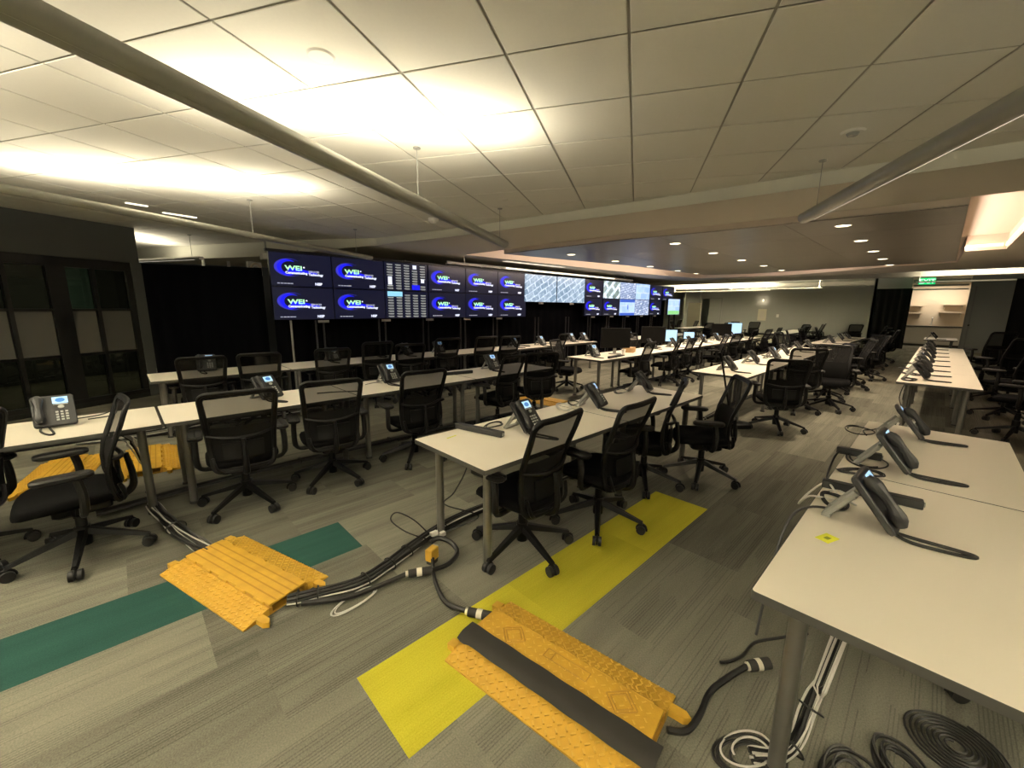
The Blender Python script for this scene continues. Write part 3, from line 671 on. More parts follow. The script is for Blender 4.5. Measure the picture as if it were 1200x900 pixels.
for ri, (z, rn) in enumerate(((Z1, 'upper'), (Z0, 'lower'))):
    for c, x in ((0, X0), (1, X0+SW)):
        logo_screen(f'{rn} blue logo screen, {["leftmost", "second from left"][c]} in the video wall', x, z)
    for c in range(3):
        logo_screen(f'{rn} blue logo screen, {["first", "second", "third"][c]} one right of the text listing screens', X0+SW*3+.01+c*1.035, z)
    logo_screen(f'{rn} blue logo screen just right of the two large aerial map screens', 10.87, z, 1.0)
    # listing screens
    t = display_base(f'{rn} listing screen filled with columns of small text lines', X0+2*SW, z)
    mb = MB(); mw = MB()
    for i in range(5):
        for j in range(10 if ri == 0 else 9):
            xx = .06+i*.193; zz = .525-j*.053 if ri == 0 else .49-j*.055
            if (ri == 0 and ((i == 0 and j in (5, 6, 7)) or (i == 3 and (j < 2 or j > 7)) or (i == 4 and j in (6, 7)))) or (ri == 1 and i < 2 and j < 1): continue
            mb.box((xx+.07, 0, zz), (.125, .001, .014)).box((xx+.08, 0, zz-.02), (.1, .001, .004))
    tag(obj('caption', mb, K['wbars'], t, (0, -.0025, 0), smooth=False), kind='stuff')
    if ri == 0:
        obj('highlight', MB().box((.73, 0, .08), (.19, .001, .1)), K['blue'], t, (0, -.0025, 0), smooth=False)
        obj('symbol', MB().box((.13, 0, .2), (.09, .001, .16)).box((.71, 0, .5), (.09, .001, .08)).box((.9, 0, .22), (.08, .001, .08)), K['wlight'], t, (0, -.0025, 0), smooth=False)
    else: obj('highlight', MB().box((.23, 0, .51), (.34, .001, .1)), K['cyan'], t, (0, -.0025, 0), smooth=False)
for i, x in enumerate((8.12, 9.5)):
    display_base(['large aerial map screen with a teal corner block', 'large aerial map screen showing streets and blocks'][i], x, 1.79, 1.36, .76, mats=screenmat('aerial %d' % i, 'map'))
for i in range(3):
    display_base(['upper road camera screen split into four views', 'upper camera screen with a green motorway interchange', 'upper pale blue chart screen'][i], 11.9+i*1.05, Z1, 1.045, SH+.01, mats=screenmat('cam %d' % i, ['road', 'photo', 'chart'][i]))
logo_screen('lower blue logo screen under the four view camera screen', 11.9, Z0)
q = display_base('lower screen with a blue banded twin chart', 12.95, Z0, 1.045, mats=screenmat('chart b', 'chart'))
obj('band', MB().box((.52, -.002, .05), (1.0, .002, .09)).box((.52, -.002, .52), (1.0, .002, .1)).box((.55, -.002, .3), (.05, .002, .16)), mat('blue chart band', (.02, .05, .3), .4, emit=(.06, .13, .55), estr=1), q, smooth=False)
display_base('lower busy satellite picture screen beside the blue chart', 14.0, Z0, 1.045, mats=screenmat('sat b', 'photo'))
logo_screen('upper dim logo screen right of the chart screens', 15.07, Z1, 1.0); logo_screen('lower dim logo screen right of the satellite picture', 15.07, Z0, 1.0)
logo_screen('upper logo screen at the far right end of the video wall', 16.1, Z1, 1.0)
q = display_base('separate display on a stand showing a pale blue green map', 16.15, 1.4, 1.05, .64, mats=screenmat('weather', 'chart'), y=7.75)
obj('band', MB().box((.52, -.002, .09), (1.0, .002, .15)), mat('green map band', (.1, .4, .1), .4, emit=(.3, .7, .25), estr=1), q, smooth=False)
for xx in (.3, .75): obj('stand_leg', MB().box((xx, .05, -.69), (.08, .05, 1.42)), K['bezel'], q, smooth=False)
q = thing('display_rail', 'grey mounting rail along the top of the left screens', 'rail', (X0-.01, 8.0, Z1+SH))
obj('bar', MB().box((3.2, .06, .022), (6.45, .1, .042)), K['pole'], q, smooth=False)
for i in range(6): obj('clip', MB().cyl((.5+i*1.04, .03, .04), (.5+i*1.04, .03, .06), .025), K['silver'], q)
# upright poles and labels under the screens
pole_m = MB().cyl((0, 0, 0), (0, 0, 1.37), .018, n=8).mesh('pole', K['pole'])
lab_m = MB().box((0, 0, 0), (.2, .004, .045)).mesh('label_strip', K['stick'], smooth=False)
names = ['leftmost', 'second', 'third', 'fourth', 'fifth', 'sixth', 'seventh', 'eighth', 'ninth', 'tenth', 'eleventh', 'twelfth', 'last']
for i, x in enumerate((2.75, 4.0, 5.05, 6.1, 7.15, 8.75, 10.15, 11.3, 12.4, 13.45, 14.45, 15.5)):
    q = thing('display_stand', f'{names[i]} twin pole display stand from the left under the video wall', 'stand', (x, 8.1, 0), 0, 'stands under the video wall')
    obj('pole', pole_m, None, q, (-.07, 0, 0)); obj('pole', pole_m, None, q, (.07, 0, 0))
    obj('foot', MB().box((0, 0, .01), (.3, .5, .02)), K['pole'], q, smooth=False)
    obj('label_strip', lab_m, None, q, (.03, -.13, 1.353 if i not in (5, 6) else 1.76))
q = thing('drape_pole', 'bare grey pole standing before the drape under the leftmost screen', 'pole', (2.2, 7.9, 0)); obj('shaft', MB().cyl((0, 0, 0), (.0, 0, 1.38), .017, n=10), K['silver'], q); obj('foot', MB().cyl((0, 0, 0), (0, 0, .02), .12, n=16), K['pole'], q)

# ================================================================= desks
TH = .737; TLn = 1.524; TW = .762
def make_table():
    t = thing('training_table', 'x', 'table')
    obj('tabletop', MB().rslab(TLn/2, TW/2, TLn, TW, .012, TH-.004, TH+.0004, .0008), K['laminate'], t, smooth=False)
    obj('edge_band', MB().rslab(TLn/2, TW/2, TLn+.005, TW+.005, .013, TH-.03, TH-.0006), K['edge'], t, smooth=False)
    lm = MB().cyl((0, 0, .02), (0, 0, TH-.03), .028, n=16).cyl((0, 0, TH-.05), (0, 0, TH-.03), .045, n=16).mesh('leg', K['leg'])
    fm = MB().cyl((0, 0, 0), (0, 0, .018), .036, .034, n=16).mesh('foot', K['rail'])
    for x in (.12, TLn-.12):
        for y in (.12, TW-.12):
            l = obj('leg', lm, None, t, (x, y, 0)); obj('foot', fm, None, l)
    obj('underframe', MB().box((TLn/2, .12, TH-.05), (TLn-.26, .03, .04)).box((TLn/2, TW-.12, TH-.05), (TLn-.26, .03, .04)), K['rail'], t, smooth=False)
    return t
TAB = None
ordw = ['nearest', 'second', 'third', 'fourth', 'fifth', 'sixth', 'seventh', 'eighth', 'ninth', 'tenth']
def table_row(x0, y0, n, rowname, gap=.012):
    global TAB
    for i in range(n):
        lab = f'white top desk with dark edge, {ordw[i]} in the {rowname}'
        loc = (x0 + i*(TLn+gap), y0, 0)
        if TAB is None:
            TAB = make_table(); TAB.location = loc; tag(TAB, lab, 'table', 'desks: '+rowname)
        else: copy_tree(TAB, loc, 0, lab, 'desks: '+rowname)
table_row(1.41, -.45, 2, 'right desk row')
table_row(7.30, -.45, 5, 'second right section')
table_row(19.0, -.42, 1, 'far right section')
table_row(1.40, 1.67, 2, 'middle desk row')
table_row(6.08, 1.72, 4, 'second middle section')
table_row(13.8, 1.75, 3, 'far middle section')
table_row(-1.375, 4.04, 1, 'left row beside the gap'); table_row(.17, 4.04, 3, 'left desk row')
table_row(6.06, 4.05, 6, 'monitor desk row')
table_row(.2, 6.38, 5, 'row below the screens'); table_row(7.97, 6.5, 1, 'short rear row'); table_row(10.8, 6.2, 3, 'far screen side row')
table_row(18.2, 4.0, 3, 'far left block'); table_row(19, 8.2, 2, 'farthest left block')

# ================================================================= chairs
def make_chair():
    t = thing('office_chair', 'x', 'chair')
    # ---- five star base
    leg = MB()
    def taper(m, x0, x1, z0, z1, w0, w1, h0, h1):
        m.add([(x0, -w0, z0-h0), (x0, w0, z0-h0), (x0, w0*.6, z0+h0), (x0, -w0*.6, z0+h0), (x1, -w1, z1-h1), (x1, w1, z1-h1), (x1, w1*.6, z1+h1), (x1, -w1*.6, z1+h1)], [(0, 3, 2, 1), (4, 5, 6, 7), (0, 1, 5, 4), (1, 2, 6, 5), (2, 3, 7, 6), (3, 0, 4, 7)])
    taper(leg, .035, .2, .17, .125, .026, .022, .02, .015); taper(leg, .2, .345, .125, .084, .022, .017, .015, .01)
    lm = leg.mesh('base_leg', K['black'])
    cs = MB()
    for s in (-1, 1): cs.cyl((.34, s*.009, .033), (.34, s*.031, .033), .033, n=16)
    cm = cs.mesh('caster', K['caster'])
    hm = MB().cyl((.34, 0, .03), (.34, 0, .082), .009, n=8).tube([(.34+.036*math.cos(R(a)), 0, .033+.037*math.sin(R(a))) for a in range(-10, 191, 25)], .008, 6).mesh('caster_hood', K['black'])
    for k in range(5):
        l = obj('base_leg', lm, None, t, (0, 0, 0), (0, 0, R(72*k+20)))
        obj('caster', cm, None, l); obj('caster_hood', hm, None, l)
    obj('gas_lift', MB().cyl((0, 0, .075), (0, 0, .205), .038, .04, n=16).cyl((0, 0, .2), (0, 0, .28), .029, n=14).cyl((0, 0, .1), (0, 0, .38), .016, n=12), K['black'], t)
    obj('mechanism', MB().rslab(-.02, 0, .28, .2, .03, .31, .40, .015).box((-.14, 0, .36), (.1, .09, .06), ch=.008).cyl((.02, .08, .36), (.02, .26, .365), .007, n=6), K['black'], t)
    # ---- seat cushion with waterfall front
    def seat(u, v):
        a = 2*math.pi*u
        return None
    sm = MB(); n = 28
    rings = []
    for z, ins in ((.445, .05), (.45, .02), (.468, .0), (.49, .0), (.508, .012), (.515, .04), (.512, .12), (.510, .2)):
        ring = []
        for k in range(n):
            a = 2*math.pi*k/n; ca, sa = math.cos(a), math.sin(a)
            px = abs(ca)**.5*(1 if ca > 0 else -1)*(.245-ins); py = abs(sa)**.5*(1 if sa > 0 else -1)*(.25-ins)
            zz = z - (.035*max(0, (px-.13)/.12)**2) + .012*(abs(py)/.25)**2
            ring.append((px+.03, py, zz))
        rings.append(ring)
    vs = [p for r in rings for p in r]; fs = []
    for k in range(len(rings)-1):
        for i in range(n): j = (i+1) % n; fs.append((k*n+i, k*n+j, (k+1)*n+j, (k+1)*n+i))
    fs.append(tuple(range(n-1, -1, -1))); fs.append(tuple((len(rings)-1)*n+i for i in range(n)))
    sm.add(vs, fs); sm.v = [(a, b, c-.055) for a, b, c in sm.v]; obj('seat', sm, K['fabric'], t, ang=60)
    # ---- back shell surface
    def S(u, v):                       # u -1..1 across, v 0..1 up
        w = .205 + .045*v
        z = .375 + .635*v
        x = -.225 + .04*math.sin(math.pi*min(1, v*1.35)) - .075*v*v - .03*max(0, v-.75)*2
        x += .045*(abs(u)**2)*(1-.45*v)
        return Vector((x, u*w, z))
    def rc(u, v):                      # squeeze to rounded corners
        return S(u, v)
    out = []
    def corner(u0, v0, su, sv, a0, a1, ru=.22, rv=.09):
        for k in range(6):
            a = R(a0+(a1-a0)*k/5); out.append(S(u0 + ru*math.cos(a), v0 + rv*math.sin(a)))
    corner(.78, .09, 1, 1, -90, 0); 
    for v in (.2, .35, .5, .65, .8): out.append(S(1, v))
    corner(.78, .91, 1, 1, 0, 90)
    for u in (.4, 0, -.4): out.append(S(u, 1))
    corner(-.78, .91, 1, 1, 90, 180)
    for v in (.8, .65, .5, .35, .2): out.append(S(-1, v))
    corner(-.78, .09, 1, 1, 180, 270)
    for u in (-.4, 0, .4): out.append(S(u, 0))
    # flat wide frame: two tubes
    fr = MB().tube(out, .015, 8, closed=True)
    cen = Vector((-.23, 0, .78))
    fr.tube([p + (cen-p).normalized()*.017 for p in out], .0135, 8, closed=True)
    obj('back_frame', fr, K['black'], t)
    def lim(v):
        if v < .09: return .78 + .22*math.sqrt(max(0, 1-((.09-v)/.09)**2))
        if v > .91: return .78 + .22*math.sqrt(max(0, 1-((v-.91)/.09)**2))
        return 1.0
    def Sm(v0, v1): return lambda a, b: S((2*a-1)*lim(v0+(v1-v0)*b)*.985, v0+(v1-v0)*b) + Vector((0, 0, 0))
    obj('upper_mesh', MB().grid(Sm(.56, .985), 8, 8), K['mesh'], t)
    obj('lower_mesh', MB().grid(Sm(.015, .56), 8, 8), K['mesh2'], t)
    # lumbar belt, carrier bow and spine behind the mesh
    bow = [S(u, .47 - .05*(1-u*u)) + Vector((-.012 - .03*(1-u*u), 0, 0)) for u in [-1, -.8, -.6, -.3, 0, .3, .6, .8, 1]]
    obj('carrier_bow', MB().tube(bow, [.008, .012, .014, .015, .016, .015, .014, .012, .008], 8), K['black'], t)
    obj('lumbar_pad', MB().grid(lambda a, b: S((2*a-1)*.62, .16+.2*b) + Vector((-.022, 0, 0)), 8, 4, .012), K['black'], t)
    sp = smoothpts([(-.12, 0, .36), (-.22, 0, .355), (-.275, 0, .40), (-.28, 0, .5), (-.262, 0, .64)], 4)
    obj('spine', MB().tube(sp, [.03 - .014*i/(len(sp)-1) for i in range(len(sp))], 8), K['black'], t)
    # lower cradle from mechanism to frame corners
    cr = MB()
    for s in (-1, 1): cr.tube(smoothpts([(-.13, s*.05, .36), (-.2, s*.13, .365), (-.22, s*.185, .41), (-.2, s*.205, .5)], 4), .013, 6)
    obj('cradle', cr, K['black'], t)
    for s in (-1, 1):
        am = MB().tube(smoothpts([(-.02, s*.1, .37), (-.02, s*.25, .365), (-.03, s*.3, .41), (-.035, s*.305, .52), (-.02, s*.3, .62)], 4), [.018]*8+[.023]*9, 8)
        a = obj('armrest', am, K['arm'], t)
        obj('arm_pad', MB().rslab(.035, s*.295, .265, .1, .042, .615, .652, .01), K['arm'], a)
    return t
CHR = make_chair()
UP = ('seat', 'back_frame', 'upper_mesh', 'lower_mesh', 'carrier_bow', 'lumbar_pad', 'spine', 'cradle', 'armrest', 'mechanism')
CH.clear()
for o_ in list(bpy.data.objects):
    if o_.parent: CH.setdefault(o_.parent.name, []).append(o_)
def kids(o): return CH.get(o.name, [])
first_chair = [True]
def chair(x, y, head, label, group, dz=0.0, spin=None, sc=None):
    global CHR
    a = R(head)
    if first_chair[0]:
        first_chair[0] = False; CHR.location = (x, y, 0); CHR.rotation_euler = (0, 0, a); tag(CHR, label, 'chair', group); return CHR
    r, m = copy_tree(CHR, (x, y, 0), a, label, group)
    sp = R(random.uniform(0, 72) if spin is None else spin)
    for d in m:
        st = d.name.split('.')[0]
        if st in UP: d.location.z = dz
        if st == 'gas_lift' and dz > .03: d.scale = (1, 1, 1 + dz/.36)
        if st == 'base_leg': d.rotation_euler = (0, 0, d.rotation_euler.z + sp)
    return r
P = 'black mesh office chair '
g1 = 'chairs along the middle desk row'
chair(1.84, 1.8, 95, P+'nearest on the yellow strip side of the middle desk', g1)
chair(2.54, 1.66, 92, P+'second from the near corner of the middle desk', g1, spin=30)
chair(3.46, 1.78, 112, P+'third along the middle desk, tucked in', g1, spin=10)
chair(4.0, 1.46, 124, P+'turned sideways at the far end of the middle desk row', g1, spin=52)
g2 = 'chairs along the second middle section'
chair(6.48, 1.42, 28, P+'seen from behind beside the black floor sweeper', g2, dz=.0, spin=12)
chair(7.9, 1.5, 33, P+'just behind the one beside the sweeper, back toward camera', g2, dz=.05)
chair(8.52, 1.15, 192, P+'facing the camera with lit seat in the right aisle', g2, dz=.05)
for i, (x, y, h, z) in enumerate(((9.4, 1.35, 120, .03), (10.4, 1.4, 80, 0), (11.2, 1.2, 110, .04), (12.0, 1.35, 70, .03), (13.0, 1.1, 100, .05), (14.2, 1.3, 130, 0), (15.3, 1.3, 90, .04), (16.4, 1.3, 60, .05), (17.8, 1.2, 100, .03), (19.2, 1.5, 80, .05))):
    chair(x, y, h, P+f'{ordw[i]} of those lining the right aisle beyond the lit seat', 'chairs lining the right aisle', z)
for i, (x, y, h) in enumerate(((12.9, 2.75, -100), (14.5, 2.9, -80), (16.2, 2.9, -95), (18.0, 2.8, -85))):
    chair(x, y, h, P+f'{ordw[i]} on the inner side of the far middle section', 'inner chairs of the far middle section', .03)
g3 = 'chairs along the left desk row'
chair(-.93, 4.1, 120, P+'cut off by the left edge of the photo', g3, spin=25)
chair(-.33, 3.74, 184, P+'seen side on at lower left, facing left', g3, spin=60)
chair(.62, 3.85, 84, P+'seen from behind near the yellow ramp at left', g3, spin=42)
chair(1.33, 3.86, 80, P+'second from behind along the left desk row, arms out', g3, spin=46)
chair(2.2, 3.82, 86, P+'third from behind along the left desk row', g3, spin=50)
chair(3.62, 4.05, 100, P+'angled left of the pair at the end of the left row', g3, dz=.02)
chair(4.32, 4.02, 66, P+'right one of the pair at the end of the left row', g3, dz=.02)
g4 = 'chairs along the rear row below the screens'
for i, (x, y, h, z) in enumerate(((.71, 6.5, 86, 0), (1.35, 6.5, 82, 0), (2.33, 6.53, 80, .0), (3.03, 6.53, 84, .06), (3.66, 6.5, 72, .0), (4.42, 6.53, 80, .06), (5.32, 6.53, 85, .05), (5.98, 6.5, 82, .03), (7.5, 6.4, 105, .03))):
    chair(x, y, h, P+f'{(["first"]+ordw[1:])[i]} from the left in the rear row below the screens', g4, z)
g5 = 'chairs along the monitor desk row'
for i, (x, y, h, z) in enumerate(((7.3, 4.08, 98, 0), (8.6, 4.1, 105, 0), (9.15, 4.05, 95, 0), (9.85, 4.1, 110, 0), (10.9, 3.95, 120, 0), (12.0, 4.0, 80, 0), (13.3, 4.0, 95, .05), (14.6, 3.95, 85, .03), (16, 4.0, 90, .05))):
    chair(x, y, h, P+f'{ordw[i]} along the monitor desk row', g5, z)
for i, (x, y, h, z) in enumerate(((6.5, 5.15, -75, -.02), (9.4, 5.2, -100, 0), (11.5, 5.2, -85, 0), (13.2, 5.2, -90, 0))):
    chair(x, y, h, P+f'{ordw[i]} on the screen side of the monitor desk row', 'screen side chairs of the monitor desk row', z)
for i, (x, y, h, z) in enumerate(((18.3, 7.1, 70, .05), (19.4, 6.9, 100, .05), (21.2, 7.0, 60, .05), (22.0, 6.3, 40, .05), (18.6, 3.7, 80, .05), (20.5, 4.1, 70, .05), (21.3, 3.7, 110, .05), (22.3, 3.8, 100, .05), (23.0, 9.6, 90, 0), (24.5, 11.2, 90, 0), (21, 9.5, -90, 0), (22.6, 2.6, 30, .05), (23.4, 1.9, 90, 0))):
    chair(x, y, h, P+f'{(ordw+["eleventh", "twelfth", "thirteenth"])[i]} of the small distant ones before the grey wall', 'distant chairs before the grey wall', z)
for i, (x, y, h, z) in enumerate(((8.3, -.85, 75, .1), (9.8, -.85, 55, .14), (11.6, -.85, 50, .18), (13.4, -.75, 40, .22), (7.2, -1.35, 110, .02), (8.9, -1.75, 60, .0), (6.1, -1.6, 200, 0), (10.5, -1.6, 90, 0))):
    chair(x, y, h, P+f'{ordw[i]} in the dark group behind the right desks', 'dark chairs behind the right desks', z)
chair(1.75, 11.3, 60, P+'standing behind the smoked glass in the meeting room', 'chair in the meeting room')
chair(2.62, -.55, 100, P+'mostly hidden under the near right desk corner', 'chairs behind the right desks')

# ================================================================= desk phones
def make_phone():
    t = thing('desk_phone', 'x', 'phone')
    tilt = Matrix.Translation((0, -.075, .012)) @ Matrix.Rotation(R(52), 4, 'X')
    obj('body', MB().rslab(0, .115, .205, .235, .018, 0, .026, .005, tilt), K['phone'], t)
    hs = MB()
    pts = [(-.068, .015 + .2*i/10, .045 + .014*math.sin(math.pi*i/10)) for i in range(11)]
    hs.tube([tuple(tilt @ Vector(p)) for p in pts], [.016, .026, .027, .022, .018, .017, .018, .022, .027, .026, .016], 10)
    obj('handset', hs, K['phone'], t)
    sc = obj('display', MB().box((.035, .188, .0275), (.075, .05, .003), tilt), K['lcd'], t, smooth=False)
    obj('globe_mark', MB().slab([(.035+.024*math.cos(R(30*k)), .188+.017*math.sin(R(30*k))) for k in range(12)], .0285, .0298, 0, tilt), K['lcdink'], sc, smooth=False)
    obj('softkeys', MB().box((.035, .155, .028), (.07, .006, .004), tilt), K['button'], t, smooth=False)
    obj('navigation_ring', MB().slab([(.035+.016*math.cos(R(30*k)), .135+.012*math.sin(R(30*k))) for k in range(12)], .026, .031, 0, tilt), K['button'], t, smooth=False)
    kp = MB()
    for i in range(3):
        for j in range(4): kp.box((.012+i*.023, .097-j*.02, .028), (.014, .011, .005), tilt)
    obj('keypad', kp, K['button'], t, smooth=False)
    st = MB()
    for s in (-1, 1):
        st.tube([(s*.05, .045, .13), (s*.055, .085, .07), (s*.06, .13, .008)], [.012, .014, .012], 6)
    st.box((0, .127, .008), (.14, .03, .012)).box((0, .1, .1), (.12, .06, .008), Matrix.Translation((0, .065, .09)) @ Matrix.Rotation(R(-45), 4, 'X') @ Matrix.Translation((0, -.1, -.1)))
    obj('stand', st, K['silver'], t)
    cord = smoothpts([(-.07, -.08, .02), (-.075, -.13, .008), (-.06, -.22, .007), (-.035, -.285, .007), (-.015, -.28, .007), (-.02, -.2, .007), (-.03, -.12, .008), (-.035, -.07, .012)], 6)
    obj('cord', MB().tube(cord, .0065, 7), K['cable'], t)
    return t
PH = make_phone(); PH_first = [True]
for o_ in list(bpy.data.objects):
    if o_.parent and o_.parent == PH: CH.setdefault(PH.name, []).append(o_)
    if o_.parent and o_.parent.parent == PH: CH.setdefault(o_.parent.name, []).append(o_)
def phone(x, y, rz, label, group):
    if PH_first[0]:
        PH_first[0] = False; PH.location = (x, y, TH); PH.rotation_euler = (0, 0, R(rz)); tag(PH, label, 'phone', group); PH.scale = (1.08, 1.08, 1.08); return
    copy_tree(PH, (x, y, TH), R(rz), label, group)
Q = 'black desk phone '
gp = 'phones on the right desks'
phone(2.26, .10, -3, Q+'nearest on the right desk with a long cord loop', gp)
phone(3.17, .10, -2, Q+'second on the near right desks beside the joint', gp)
phone(4.08, .08, 6, Q+'at the far end of the near right desks', gp)
gp = 'phones on the second right section'
for i, x in enumerate((7.75, 8.35, 9.1, 9.9, 10.9, 11.9, 13.0, 14.2)): phone(x, .12, random.uniform(-10, 10), Q+f'{ordw[i]} on the second section of right desks', gp)
phone(19.4, .15, 0, Q+'on the far right desk near the kitchenette', 'far phones')
gp = 'phones on the middle desk row'
phone(2.12, 2.06, 6, Q+'lit display, nearest on the middle desk row', gp)
phone(3.12, 2.14, 12, Q+'second on the middle desk row by the joint', gp)
phone(4.12, 2.2, 14, Q+'last on the middle desk row', gp)
gp = 'phones on the second middle section'
for i, (x, y) in enumerate(((6.55, 2.12), (7.75, 2.15), (8.8, 2.1), (9.7, 2.15), (10.8, 2.15), (11.6, 2.1), (14.4, 2.1), (15.8, 2.1), (17.2, 2.1))): phone(x, y, random.uniform(-14, 10), Q+f'{ordw[i]} on the middle desks beyond the sweeper', gp)
gp = 'phones on the left desk row'
phone(-.42, 4.5, 4, Q+'square on with lit display, at the left edge of the photo', gp)
phone(.98, 4.5, 22, Q+'second along the left desk row, half hidden by a chair', gp)
phone(2.28, 4.52, 4, Q+'upright on the left row between two chairs', gp)
phone(3.9, 4.5, 0, Q+'behind the chair pair at the left row end', gp)
gp = 'phones on the rear row'
for i, (x, y) in enumerate(((.82, 6.95), (2.5, 6.9), (3.85, 6.9), (4.55, 6.85), (6.55, 6.75), (7.4, 6.7), (8.9, 6.95), (9.4, 6.9), (11.5, 6.7))): phone(x, y, random.uniform(-15, 15), Q+f'{(["first"]+ordw[1:])[i]} from the left on the rear row below the screens', gp)
gp = 'phones on the monitor desk row'
for i, (x, y) in enumerate(((6.45, 4.5), (8.9, 4.6), (9.6, 4.4), (10.6, 4.45), (11.6, 4.5), (12.6, 4.5), (13.8, 4.5), (14.6, 4.5))): phone(x, y, random.uniform(-15, 15), Q+f'{ordw[i]} on the monitor desk row', gp)

# ================================================================= power bars, tags, cables on desks
def bar(x, y, rz, label, L=.5):
    t = thing('power_bar', label, 'power strip', (x, y, TH), R(rz), 'power bars on the desks')
    obj('body', MB().box((0, 0, .022), (L, .045, .042), ch=.004), K['phone'], t, smooth=False)
    obj('end_plug', MB().cyl((L/2, 0, .022), (L/2+.006, 0, .022), .012), K['silver'], t)
    return t
bar(2.6, .13, -84, 'long black power bar behind the nearest phone on the right desk', .38)
bar(3.3, .25, -85, 'short black bar behind the second phone on the right desk', .22)
bar(1.83, 2.25, -76, 'black power bar beside the nearest phone on the middle desk', .42)
bar(3.3, 4.48, -10, 'black power bar lying on the left desk row joint', .4)
bar(6.62, 4.15, 5, 'flat black tray at the near corner of the monitor desk', .4)
def wire(label, pts, r=.004, m='cable', name='cable', cat='cable', group=None, k=6):
    o = obj(name, MB().tube(smoothpts(pts, k), r, 6), K[m]); return tag(o, label, cat, group)
def loop(cx, cy, z, a, b, turns, rot, wob=.12):
    pts = []
    n = int(12*turns)
    for i in range(n+1):
        th = 2*math.pi*i/12; w = 1 + wob*math.sin(th*.37+1)
        x, y = rot2(a*w*math.cos(th), b*w*math.sin(th), R(rot)); pts.append((cx+x, cy+y, z + .004*math.sin(i)))
    return pts
zt = TH+.006
wire('white cable looped over the back edge of the near right desk', [(2.42, .16, zt), (2.5, .24, zt), (2.58, .30, zt+.02), (2.55, .36, .70), (2.42, .38, .67), (2.36, .33, .75), (2.42, .24, zt), (2.5, .2, zt), (2.56, .24, zt), (2.52, .28, zt)], .005, 'cablewhite')
wire('black cable coiled left of the nearest phone stand', loop(2.4, .24, zt+.004, .09, .045, 3, 20), .0045)
wire('grey cable arching off the near right desk edge to the floor', [(2.3, .22, zt), (2.22, .31, zt+.005), (2.12, .36, .70), (2.02, .38, .5), (1.92, .385, .2)], .006, 'cablegrey')
wire('black and grey cable coil on the right desk joint', loop(2.95, .2, zt+.004, .10, .05, 3, -60), .0045, 'cable')
wire('black cable hooked over the desk edge by the second phone', [(3.3, .3, zt+.02), (3.25, .35, zt), (3.12, .36, .68), (2.95, .34, .66), (2.9, .27, zt), (3.0, .22, zt)], .006)
wire('black cable ring around the second phone stand', loop(3.22, .2, zt+.004, .14, .09, 1.6, 10), .0045)
wire('black cable loop at the far end phone of the right desk', loop(4.02, .32, zt+.004, .12, .08, 1.3, 10), .0045)
wire('dark cable running behind the far end phone', [(3.9, .27, zt), (4.0, .3, zt+.01), (4.12, .26, zt), (4.2, .2, zt+.02)], .0045)
wire('white cable coil lying on the middle desk', loop(2.9, 2.32, zt+.003, .13, .06, 3, 50), .0045, 'cablewhite')
wire('black cable coil beside the white coil on the middle desk', loop(3.1, 2.36, zt+.003, .1, .05, 2.5, 40), .0045)
wire('black cable at the nearest middle desk phone', loop(2.02, 2.3, zt+.004, .09, .05, 2, 10), .0045)
wire('pale cable curl near the last middle desk phone', loop(3.95, 2.36, zt+.004, .14, .06, 1.6, 20), .0045, 'cablegrey')
wire('thin black lead curling behind the left edge phone', [(-.33, 4.66, zt), (-.2, 4.7, zt), (-.1, 4.72, zt+.02), (-.12, 4.62, zt), (-.26, 4.58, zt)], .004)
wire('black lead ending in a lump on the left desk', [(1.42, 4.42, zt), (1.6, 4.36, zt), (1.78, 4.25, zt)], .006)
wire('thin pale lead on the left desk by the upright phone', [(2.0, 4.55, zt), (2.12, 4.6, zt), (2.2, 4.52, zt)], .003, 'cablegrey')
for i, (x, y) in enumerate(((7.6, .2), (8.3, .22), (9.0, .22), (10, .2), (6.9, 2.25), (8.1, 2.3), (9.2, 2.3), (3.4, 6.95), (6.9, 6.8), (9.1, 4.6))):
    wire(f'black cable tangle, {ordw[i]} nearest of those on the desks past the first rows', loop(x, y, zt+.004, .13, .06, 3.5, i*37, .3), .006, 'cable', group='cable tangles on distant desks')
for i, (x, y, rz, s_) in enumerate(((1.98, .20, -20, .05), (2.86, .16, 20, .03), (3.33, .2, 10, .02))):
    q = thing('paper_tag', ['yellow paper tag alone on the near right desk', 'small yellow tag beside the power bar on the right desk', 'tiny yellow tag behind the second right desk phone'][i], 'tag', (x, y, TH), R(rz)); obj('paper', MB().box((0, 0, .0009), (s_*1.6, s_, .0012)), K['paper'], q, smooth=False); obj('mark', MB().box((0, 0, .0018), (s_*.5, s_*.35, .0006)), K['papermark'], q, smooth=False)
q = thing('paper_tag', 'yellow tag by the power bar at the middle desk corner', 'tag', (1.62, 2.3, TH), R(10)); obj('paper', MB().box((0, 0, .0009), (.09, .012, .0012)), K['paper'], q, smooth=False)

